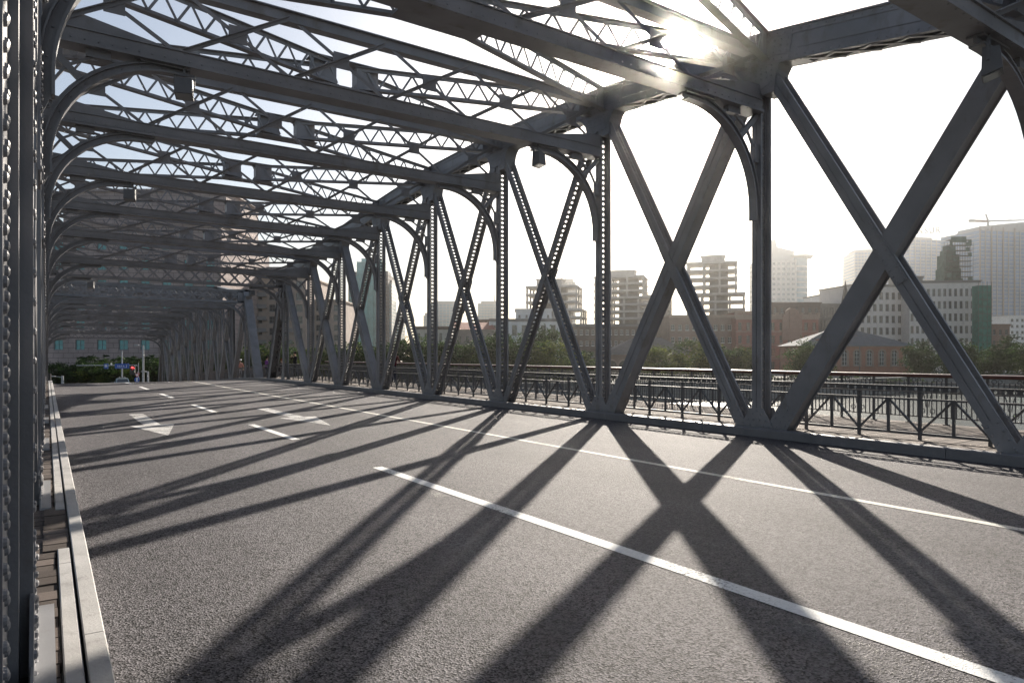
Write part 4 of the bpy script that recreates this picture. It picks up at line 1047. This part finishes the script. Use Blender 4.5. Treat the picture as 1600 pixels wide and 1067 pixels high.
# glass towers at the right
tower('glass_tower', 'pale blue glass tower half hidden behind the left arm of the big cross', 1337, 1378, 393, 760, 40, GLASSB, 34, 9, BANDP, yaw=-.15, group=None)
t, W, H = tower('glass_tower', 'blue glass tower carrying rooftop letters, right of the big cross', 1416, 1477, 374, 800, 40, GLASSB, 36, 6, BANDP, yaw=.25, group=None)
fc = bpy.data.curves.new('letters', 'FONT'); fc.body = 'ONSUR'; fc.size = 11; fc.extrude = .4; fc.space_character = 1.35
fo_ = bpy.data.objects.new('letters_tmp', fc); COL.objects.link(fo_); bpy.context.view_layer.update()
dg = bpy.context.evaluated_depsgraph_get(); lm = bpy.data.meshes.new_from_object(fo_.evaluated_get(dg)); bpy.data.objects.remove(fo_)
lm.materials.clear(); lm.materials.append(FRAMEG); link('roof_letters', lm, t, (-W * .46, 2, H + 5.5), (R(90), R(-4), 0))
t, W, H = tower('glass_tower', 'huge blue glass high rise with pinkish fins at the right edge, crane on its roof', 1518, 1660, 362, 600, 40, GLASSB, 34, 13, BANDP, yaw=.22, group=None, fin=.3, bh=.16)
q = MB(); q.prism([(-W * .42, 3, H), (W * .5, 3, H), (W * .5, 3, H + 13), (W * .1, 3, H + 9), (-W * .42, 3, H + 4)], (0, 25, 0)); q.build('crown', BANDP, t)
q = MB(); [q.b2((-W / 2 + W * i / 13 - .55, -1.1, 0), (-W / 2 + W * i / 13 + .55, -.601, H + 3)) for i in range(0, 14, 2)]; q.build('fin', TSTONE, t)
# crane
zc_ = 590; p = pos(1544, zc_, y=352); t = thing('tower_crane', 'red and white tower crane standing on the high rise roof', 'crane', p, (0, 0, -TH + .12)); s1 = zc_ / F
q = MB(); q.bar((0, 0, -8 * s1), (0, 0, 6 * s1), 2 * s1, 2 * s1, (0, 1, 0)); q.build('mast', GALV, t)
q = MB()
for zz in (0, 2.4): q.bar((-30 * s1, 0, (5 + zz) * s1), (2 * s1, 0, (5 + zz) * s1), .8, .6)
for i in range(14): q.bar(((-30 + i * 2.2) * s1, 0, 5 * s1), ((-28.9 + i * 2.2) * s1, 0, 7.4 * s1), .35, .35, (0, 1, 0)); q.bar(((-28.9 + i * 2.2) * s1, 0, 7.4 * s1), ((-27.8 + i * 2.2) * s1, 0, 5 * s1), .35, .35, (0, 1, 0))
q.build('counter_jib', CRANE, t)
q = MB(); q.b2((-32 * s1, -1, 4.4 * s1), (-24 * s1, 1, 8 * s1)); q.build('counterweight', CONC_D, t)
q = MB(); q.bar((0, 0, 7 * s1), (62 * s1, 0, 9.5 * s1), .7, .7); q.bar((0, 0, 5.6 * s1), (62 * s1, 0, 9 * s1), .5, .5); q.build('jib', GALV, t)
q = MB(); q.bar((.4, 0, 6 * s1), (-4 * s1, 0, 17 * s1), .9, .9); q.bar((-4 * s1, 0, 17 * s1), (-28 * s1, 0, 8 * s1), .22, .22); q.bar((-4 * s1, 0, 17 * s1), (45 * s1, 0, 8.6 * s1), .2, .2); q.build('apex', GALV, t)
# beige office block (curved front as three facets)
bld('office_block', 'long beige stone office block with rows of square windows, main front', 'building', 1424, 1529, 440, 224, 20, BEIGE, 6, 13, .56, .60, GLASSD, FRAMEG, yaw=-.10, base_h=3.2, cmat=GREYW, top_h=1.6)
bld('office_block', 'beige office wing bending away behind the crossing diagonals, left part of the block', 'building', 1330, 1424, 446, 230, 20, BEIGE, 6, 9, .56, .60, GLASSD, FRAMEG, yaw=.12, base_h=3.2, cmat=GREYW, top_h=1.6)
bld('office_block', 'dark louvred plant room on the beige office roof', 'building', 1408, 1442, 433, 238, 8, GREYW, 9, 3, .8, .3, cmat=GREYW)
# scaffolded tower
zt = 228; p = pos(1500, zt, h=(HORY - 441) * zt / F); t = thing('scaffolded_tower', 'stepped roof tower wrapped in scaffolding and torn green netting', 'tower', p, (0, 0, -TH)); s1 = zt / F
q = MB()
for x0, z0, z1 in ((14.5, -8, 8), (12.5, 8, 24), (10.5, 24, 46), (6.5, 46, 54), (3, 54, 62)): q.b2((-x0 * s1, 2 - x0 * s1 * .6 + 3, z0 * s1), (x0 * s1, 8 + x0 * s1 * .3, z1 * s1 - .01))
q.build('masonry', NETG, t)
q = MB(); rnd = random.Random(4)
for i in range(9):
    zz = i * 8.2 * s1; wv = (21 - i * .5 + rnd.uniform(-1, 1)) * s1; q.b2((-wv, -.3, zz), (wv, 1.6, zz + .16))
for i in range(11):
    x = (-20 + 4 * i) * s1; q.tube((x, -.25, -2), (x, -.25, rnd.uniform(60, 70) * s1), .06, .06, 5); q.tube((x, 1.5, -2), (x, 1.5, rnd.uniform(58, 68) * s1), .06, .06, 5)
q.build('scaffold', POLE, t)
q = MB()
for i in range(16):
    r0 = rnd.randint(0, 8); c0 = rnd.choice((-21, -17, 12, 15, -12, 8)); 
    q.b2((c0 * s1, -.42, r0 * 8.2 * s1 - rnd.uniform(0, .4)), ((c0 + rnd.uniform(4, 7)) * s1, -.36, (r0 + rnd.uniform(.5, 1)) * 8.2 * s1))
q.b2((-15 * s1, -.42, 62 * s1), (9 * s1, -.36, 71 * s1)); q.build('netting', NETG, t)
zt = 214; t, W, H = facade_base(1529, 1549, 446, zt, 'netted_scaffold', 'bright green netted scaffold strip at the right end of the beige block', 'scaffold')
q = MB(); q.b2((-W / 2, 0, 0), (W / 2, 3, H)); q.build('netting', NET, t)
q = MB()
for i in range(12): q.b2((-W / 2 - .3, -.2, i * H / 12), (W / 2 + .3, -.01, i * H / 12 + .14))
for x in (-.5, -.17, .17, .5): q.tube((x * W, -.12, 0), (x * W, -.12, H + 1.2), .07, .07, 5)
q.build('scaffold', POLE, t)
bld('brown_building', 'brown building with a flat overhanging roof right of the green netting', 'building', 1549, 1578, 508, 226, 16, BBRICK, 4, 3, .45, .5, cmat=BBRICK)
bld('pale_block', 'pale apartment block at the far right edge below the high rise', 'building', 1578, 1690, 494, 330, 20, WHITE, 8, 14, .5, .45)

# ------------------------------------------------------------------ far end of the street: signs, signals, car
zs = 104; s1 = zs / F
def base_at(px, z=zs): return pos(px, z, h=GR + .12)
yw = lambda y, z=zs: (HORY - y) * z / F - (GR + .12)         # height above base of an image row
t = thing('sign_gantry', 'grey pole with a long arm carrying blue street signs over the road', 'sign', base_at(190.5), (0, 0, -TH))
q = MB(); q.tube((0, 0, 0), (0, 0, yw(548)), .13, .10, 10); q.build('pole', GALV, t)
q = MB(); q.tube((-70 * s1, -.15, yw(571)), (24 * s1, -.15, yw(570.5)), .07, .07, 8); q.build('arm', GALV, t)
q = MB(); q.b2((-9.5 * s1, -.30, yw(575.7)), (12.5 * s1, -.24, yw(568))); so_ = q.build('street_sign', SIGNB, t)
q = MB()
for i, x in enumerate((-5.5, -2.6, .4, 3.4)):
    for j in range(3): q.b2(((x) * s1, -.312, yw(572.6 - j * .75)), ((x + 1.5 + (j % 2) * .4) * s1, -.301, yw(572.6 - j * .75) + .03))
    q.b2(((x + .7) * s1, -.312, yw(572.6)), ((x + .95) * s1, -.301, yw(570.6)))
for i in range(5): a = .3 - i * .15; q.box(((8.2 + .5 * math.cos(a * 3)) * s1, -.306, yw(573.4 - i * .85)), (.05, .012, .09))
for i in range(9): q.b2(((-5.5 + i * 1.6) * s1, -.312, yw(574.3)), ((-4.5 + i * 1.6) * s1, -.301, yw(573.8)))
q.build('lettering', SIGNW, so_)
q = MB(); q.b2((-26.5 * s1, -.30, yw(576)), (-20 * s1, -.24, yw(568))); s2 = q.build('square_sign', SIGNB, t)
q = MB(); x0, x1, z0, z1 = -25.2 * s1, -21.3 * s1, yw(573.3), yw(569.6); k = .09
q.b2((x0, -.312, z0), (x0 + k, -.301, z1)); q.b2((x1 - k, -.312, z0), (x1, -.301, z1)); q.b2((x0, -.312, z1 - k), (x1, -.301, z1)); q.b2((x0, -.312, z0), (x1, -.301, z0 + k)); q.b2((x0 + .12, -.312, z0 + .12), (x1 - .12, -.301, z0 + .2)); q.build('pictogram', SIGNW, s2)
q = MB(); q.sphere((-16 * s1, -.15, yw(568.5)), .13); q.b2((-16 * s1 - .05, -.2, yw(571)), (-16 * s1 + .05, -.1, yw(569))); q.build('camera_dome', SIGNW, t)
t = thing('traffic_light', 'traffic light showing a bright red lamp beside the blue street sign', 'traffic light', base_at(208.5), (0, 0, -TH))
q = MB(); q.tube((7 * s1, .1, 0), (7 * s1, .1, yw(567)), .07, .06, 8); q.tube((7 * s1, .1, yw(571.5)), (0, .05, yw(571.5)), .04, .04, 6); q.tube((7 * s1, .1, yw(585)), (0, .05, yw(585)), .04, .04, 6); q.build('pole', GALV, t)
q = MB(); q.b2((-.46, -.22, yw(585.5)), (.34, .04, yw(571.2))); q.build('housing', BLACK, t)
for i, (y, m) in enumerate(((574.8, glow('red_lamp', (1, .05, .05), 3)), (578.6, BLACK), (582.4, BLACK))):
    q = MB(); q.tube((0, -.235, yw(y)), (0, -.26, yw(y)), .26, .25, 16); q.build('signal_lamp', m, t)
    q = MB(); [q.bar((.29 * math.cos(a), -.34, yw(y) + .29 * math.sin(a)), (.29 * math.cos(a + .35), -.34, yw(y) + .29 * math.sin(a + .35)), .22, .02, (0, 1, 0)) for a in [i * .35 for i in range(9)]]; q.build('visor', BLACK, t)
t = thing('road_sign', 'round blue direction sign under a white triangular warning sign with red rim', 'sign', base_at(214.5), (0, 0, -TH))
q = MB(); q.tube((0, 0, 0), (0, 0, yw(581)), .06, .06, 8); q.build('pole', GALV, t)
q = MB(); q.tube((0, -.08, yw(593)), (0, -.11, yw(593)), 4.2 * s1, 4.2 * s1, 24); b_ = q.build('disc', SIGNB, t)
q = MB(); q.b2((-.09, -.125, yw(596)), (.09, -.111, yw(591.3))); q.prism([(-.22, -.125, yw(591.6)), (.22, -.125, yw(591.6)), (0, -.125, yw(589.9))], (0, .014, 0)); q.build('arrow', SIGNW, b_)
q = MB(); q.prism([(-4.6 * s1, -.08, yw(583.4)), (4.6 * s1, -.08, yw(583.4)), (0, -.08, yw(589.8))], (0, -.03, 0)); b_ = q.build('triangle', SIGNR, t)
q = MB(); q.prism([(-3 * s1, -.112, yw(584.2)), (3 * s1, -.112, yw(584.2)), (0, -.112, yw(588.2))], (0, -.012, 0)); q.build('triangle_field', SIGNW, b_)
def lamp_post(px, ytop, label, arm=0, r=.11, z=zs, yarm=None, grp=None):
    t = thing('lamp_post', label, 'lamp post', base_at(px, z), (0, 0, -TH), grp); q = MB(); q.tube((0, 0, 0), (0, 0, yw(ytop, z)), r, r * .8, 10); q.tube((0, 0, 0), (0, 0, .5), r * 1.6, r * 1.5, 10); q.build('pole', GALV, t)
    q = MB(); ya = yarm or ytop; q.tube((0, 0, yw(ya, z) - .1), (arm * z / F, -.1, yw(ya, z) + .1), .05, .04, 6); q.b2((arm * z / F - .35, -.22, yw(ya, z)), (arm * z / F + .35, .05, yw(ya, z) + .14)); q.build('lamp_arm', GALV, t)
    return t
lamp_post(223.6, 540, 'tall plain grey lamp post right of the red traffic light', -10, .16)
lamp_post(231, 580, 'short grey post with a stub arm right of the tall lamp post', -6, .16, yarm=581)
t = lamp_post(97.5, 587, 'short white post with a horizontal arm at the far left kerb', -14, .2, yarm=588.5)
t = thing('traffic_light', 'small dark traffic light at the far left beside the kerb end', 'traffic light', base_at(77.5, 92), (0, 0, -TH)); q = MB(); q.tube((0, 0, 0), (0, 0, yw(584, 92)), .07, .06, 8); q.build('pole', GALV, t); q = MB(); q.b2((-.2, -.2, yw(596, 92)), (.2, .05, yw(584, 92))); [q.tube((0, -.2, yw(587 + i * 3.2, 92)), (0, -.3, yw(587 + i * 3.2, 92)), .13, .14, 10) for i in range(3)]; q.build('housing', BLACK, t)
t = thing('traffic_light', 'small traffic light with a green lamp at the far right edge', 'traffic light', pos(1595, 170, h=GR), (0, 0, -TH)); q = MB(); q.tube((0, 0, 0), (0, 0, 2.0), .07, .06, 8); q.build('pole', GALV, t); q = MB(); q.b2((-.2, -.2, 1.9), (.2, .05, 3.0)); q.build('housing', BLACK, t); q = MB(); q.tube((0, -.21, 2.4), (0, -.24, 2.4), .24, .24, 14); q.build('signal_lamp', glow('green_lamp', (.05, .9, .55), 6), t)

def car(name, label, loc, rz, paint, bar=False):
    t = thing(name, label, 'car', loc, (0, 0, rz))
    prof = [(-2.2, .45), (-2.22, .75), (-2.0, .92), (-1.25, 1.0), (1.0, 1.0), (1.55, .98), (2.2, .86), (2.26, .5), (2.2, .32), (-2.15, .32)]
    q = MB(); rings = []
    for x, k in ((-.86, .94), (-.80, 1.0), (.80, 1.0), (.86, .94)): rings.append([V((x, y * k, .32 + (z - .32) * k)) for y, z in prof])
    q.loft(rings); q.build('body', paint, t, True)
    cab = [(-1.35, 1.0), (-.75, 1.42), (-.2, 1.5), (.55, 1.47), (1.25, 1.0)]
    q = MB(); q.loft([[V((x * (1 if z < 1.1 else .82), y, z)) for y, z in cab] for x in (-.78, .78)]); q.build('cabin_glass', GLASSD, t)
    q = MB(); q.loft([[V((x, y, z)) for y, z in ((-.80, 1.43), (-.2, 1.515), (.60, 1.48), (.58, 1.455), (-.2, 1.49), (-.78, 1.405))] for x in (-.66, .66)])
    for sx in (-1, 1): q.bar((sx * .76, 1.22, 1.0), (sx * .65, .57, 1.47), .07, .05); q.bar((sx * .76, -1.33, 1.0), (sx * .65, -.78, 1.42), .09, .05); q.bar((sx * .75, -.05, 1.0), (sx * .65, -.05, 1.49), .06, .05)
    q.build('roof', paint, t)
    wmx = MB(); wmx.tube((-.11, 0, 0), (.11, 0, 0), .31, .31, 18); wd = wmx.data('wheel', TYRE)
    rmx = MB(); rmx.tube((-.115, 0, 0), (.115, 0, 0), .18, .18, 12); rd = rmx.data('rim', GALV)
    for x in (-.77, .77):
        for y in (-1.35, 1.35): o = link('wheel', wd, t, (x, y, .31)); link('rim', rd, o)
    for x in (-.62, .62):
        q = MB(); q.sphere((x, 2.16, .72), .14, 8, 5, (1.2, .5, .6)); q.build('headlight', LAMPL, t)
    if bar:
        q = MB(); q.b2((-.5, -.25, 1.52), (.5, -.05, 1.62)); q.sphere((.3, -.15, 1.64), .1, 8, 5); q.sphere((-.3, -.15, 1.64), .1, 8, 5); q.build('roof_light', LAMPL, t)
    return t
pc = pos(190.5, 95.5, h=0); car('car', 'pale blue car with a roof light climbing onto the far span', (pc.x, pc.y, ROAD + drop(pc.y) + .005), math.pi, CARP, True)
car('car', 'white car parked under the street trees at the right edge', pos(1556, 164, h=GR + .35), -TH + 1.5, CARW); car('car', 'white car nearest the white canopy at the right edge', pos(1574, 166, h=GR + .35), -TH + 1.45, CARW)
t = thing('canopy', 'small peaked white canopy at the far right quay', 'canopy', pos(1592, 163, h=GR), (0, 0, -TH)); q = MB(); q._add([(-2, -1.5, 2.3), (2, -1.5, 2.3), (2, 1.5, 2.3), (-2, 1.5, 2.3), (0, 0, 3.4)], [(0, 1, 4), (1, 2, 4), (2, 3, 4), (3, 0, 4), (0, 3, 2, 1)]); q.build('roof', TENT, t)
for x in (-1.9, 1.9):
    for y in (-1.4, 1.4): q = MB(); q.tube((x, y, 0), (x, y, 2.3), .05, .05, 6); q.build('leg', GALV, t)
t = thing('kiosk', 'small round kiosk with a conical roof and a tall pole on the quay', 'kiosk', pos(1525, 160, h=GR), (0, 0, -TH)); q = MB(); q.tube((0, 0, 0), (0, 0, 1.7), 1.0, 1.0, 12); q.build('wall', GREYW, t); q = MB(); q.tube((0, 0, 1.7), (0, 0, 2.6), 1.35, .25, 12); q.build('roof', BUFF, t); q = MB(); q.tube((0, 0, 2.6), (0, 0, 6.2), .1, .07, 6); q.build('pole', GALV, t)

# ------------------------------------------------------------------ people on the walkway
SKIN = mat('skin', (.42, .26, .19), .55, .05, 20); HAIRB = mat('black_hair', (.012, .010, .009), .95, .2, 40, spec=.05)
def cloth(n, c): return mat(n, c, .95, .15, 14, .003, 60, spec=.1)
def person(label, loc, rz, top, bottom, arms, lean=0.0, hair=HAIRB, hat=None, hs=1.0, legs=None, sit=0.0, shoe=BLACK, extra=None):
    """one continuous skinned figure facing +Y before rotation; arms = ((elbow, hand) left, (elbow, hand) right)"""
    vs = []; es = []; rd = []
    def add(p, r, par=None, ry=None):
        vs.append(p); rd.append((r, ry or r))
        if par is not None: es.append((par, len(vs) - 1))
        return len(vs) - 1
    ln = lambda z: lean * max(0, z - .9)
    P = lambda x, y, z: (x, y + ln(z), z - sit)
    pel = add(P(0, 0, .95), .125); ab = add(P(0, .01, 1.12), .115, pel); ch = add(P(0, 0, 1.32), .135, ab); nb = add(P(0, -.01, 1.45), .062, ch); nk = add(P(0, .0, 1.50), .052, nb); h1 = add(P(0, .02, 1.57), .072, nk); h2 = add(P(0, .02, 1.65), .088, h1); add(P(0, .01, 1.70), .066, h2)
    add(P(0, .115, 1.605), .014, h1)
    L_ = legs or (((-.10, .02, .50), (-.10, -.02, .09), (-.11, .14, .04)), ((.10, .02, .50), (.10, -.02, .09), (.11, .14, .04)))
    for s_, lg in zip((-1, 1), L_):
        hp = add((s_ * .09, 0, .87 - sit), .092, pel); kn = add(lg[0], .062, hp); an = add(lg[1], .043, kn); add(lg[2], .036, an)
    for s_, (el, ha) in zip((-1, 1), arms):
        sh = add(P(s_ * .175, 0, 1.385), .062, ch); e = add(P(*el), .043, sh); m_ = [(ha[i] * .8 + el[i] * .2) for i in range(3)]; wr = add(P(*m_), .030, e); hd = add(P(*ha), .034, wr)
        d = (V(ha) - V(el)).normalized(); side = d.cross(V((0, 1, .2))).normalized()
        for j, l_ in enumerate((.075, .085, .08, .062)):
            b = V(ha) + d * .03 + side * (-.027 + j * .018); f1 = add(P(*(b + d * l_ * .5)), .009, hd); add(P(*(b + d * l_ * .8 + V((0, 0, -.02)))), .0075, f1)
        b = V(ha) + side * -.045 + d * .01; add(P(*(b + d * .035)), .010, hd)
    me = bpy.data.meshes.new('person_body'); me.from_pydata(vs, es, []); o = bpy.data.objects.new('person_tmp', me); COL.objects.link(o)
    sk = o.modifiers.new('skin', 'SKIN'); sk.use_smooth_shade = True
    for i, d in enumerate(me.skin_vertices[0].data): d.radius = rd[i]; d.use_root = (i == 0)
    sb = o.modifiers.new('sub', 'SUBSURF'); sb.levels = 1; sb.render_levels = 1
    bpy.context.view_layer.update(); dg = bpy.context.evaluated_depsgraph_get(); bm2 = bpy.data.meshes.new_from_object(o.evaluated_get(dg)); bpy.data.objects.remove(o)
    bm2.materials.clear(); [bm2.materials.append(m) for m in (SKIN, top, bottom, shoe)]
    hands = [V(P(*a[1])) for a in arms]
    for f in bm2.polygons:
        c = f.center; zz = c.z + sit
        if any((c - h).length < .115 for h in hands): k = 0
        elif zz > 1.46: k = 0
        elif zz > .93: k = 1
        elif c.z < .085: k = 3
        else: k = 2
        if k == 2 and zz > .72 and abs(c.x) > .19: k = 1
        f.material_index = k; f.use_smooth = True
    t = link('person', bm2, None, loc, (0, 0, rz), (hs, hs, hs)); tag(t, label, 'person')
    q = MB(); q.sphere(P(0, .0, 1.665), .112, 12, 8, (.92, 1.05, .92))
    q.v = [(x, y - .02 if z < 1.62 + -sit else y, z + .012) for x, y, z in q.v]
    hm_ = q.build('hair', hair, t, True)
    if hat:
        q = MB(); q.sphere(P(0, .0, 1.715), .118, 12, 7, (1, 1.08, .62)); q.tube(P(0, .10, 1.70), P(0, .10, 1.712), .10, .09, 12); q.build('hat', hat, t, True)
    if extra: extra(t, P)
    return t
dk = DECK
def at_walk(px, X):
    z = F * X / (CT * (px - 73)); Y = (z - X * ST) / CT; return (X, Y, DECK + drop(Y))
person('person in a maroon jacket and dark jeans leaning on the outer railing', at_walk(615, 14.95), R(-78), cloth('maroon_jacket', (.075, .009, .015)), cloth('dark_jeans', (.02, .025, .045)), (((-.23, .16, 1.14), (-.16, .36, 1.10)), ((.23, .16, 1.14), (.16, .36, 1.10))), .18)
p5 = person('person in a black tee and dark trousers raising both hands to the face', at_walk(461, 14.3), R(115), cloth('black_tee', (.015, .015, .017)), cloth('dark_trousers', (.03, .03, .035)), (((-.22, .16, 1.22), (-.07, .28, 1.47)), ((.22, .16, 1.22), (.07, .28, 1.47))))
person('person in dark clothes crouching by the outer railing with ginger hair', at_walk(437.5, 14.5), R(-60), cloth('dark_coat', (.025, .022, .026)), cloth('brown_trousers', (.04, .03, .03)), (((-.22, .16, 1.14), (-.12, .36, 1.02)), ((.22, .16, 1.14), (.12, .36, 1.02))), .25, mat('ginger_hair', (.16, .06, .03), .95, .2, 40, spec=.05), None, 1.0, (((-.14, .30, .55), (-.12, .10, .09), (-.13, .26, .04)), ((.14, .30, .55), (.12, .10, .09), (.13, .26, .04))), .34)
person('person in a purple top standing behind the end post of the near span', at_walk(415.5, 14.6), R(-80), cloth('purple_top', (.16, .06, .22)), cloth('black_trousers', (.02, .02, .022)), (((-.23, .06, 1.12), (-.19, .26, 1.05)), ((.23, .06, 1.12), (.19, .26, 1.05))), .1)
person('person in a white cap and salmon top walking beyond the pier', at_walk(375.5, 14.0), R(160), cloth('salmon_top', (.42, .20, .16)), cloth('pale_trousers', (.35, .34, .36)), (((-.25, .0, 1.12), (-.24, .14, .90)), ((.25, -.02, 1.12), (.25, .02, .86))), .05, HAIRB, SIGNW, 1.0, (((-.10, .10, .50), (-.10, -.06, .10), (-.10, .10, .05)), ((.10, .04, .50), (.10, .18, .09), (.10, .34, .05))))
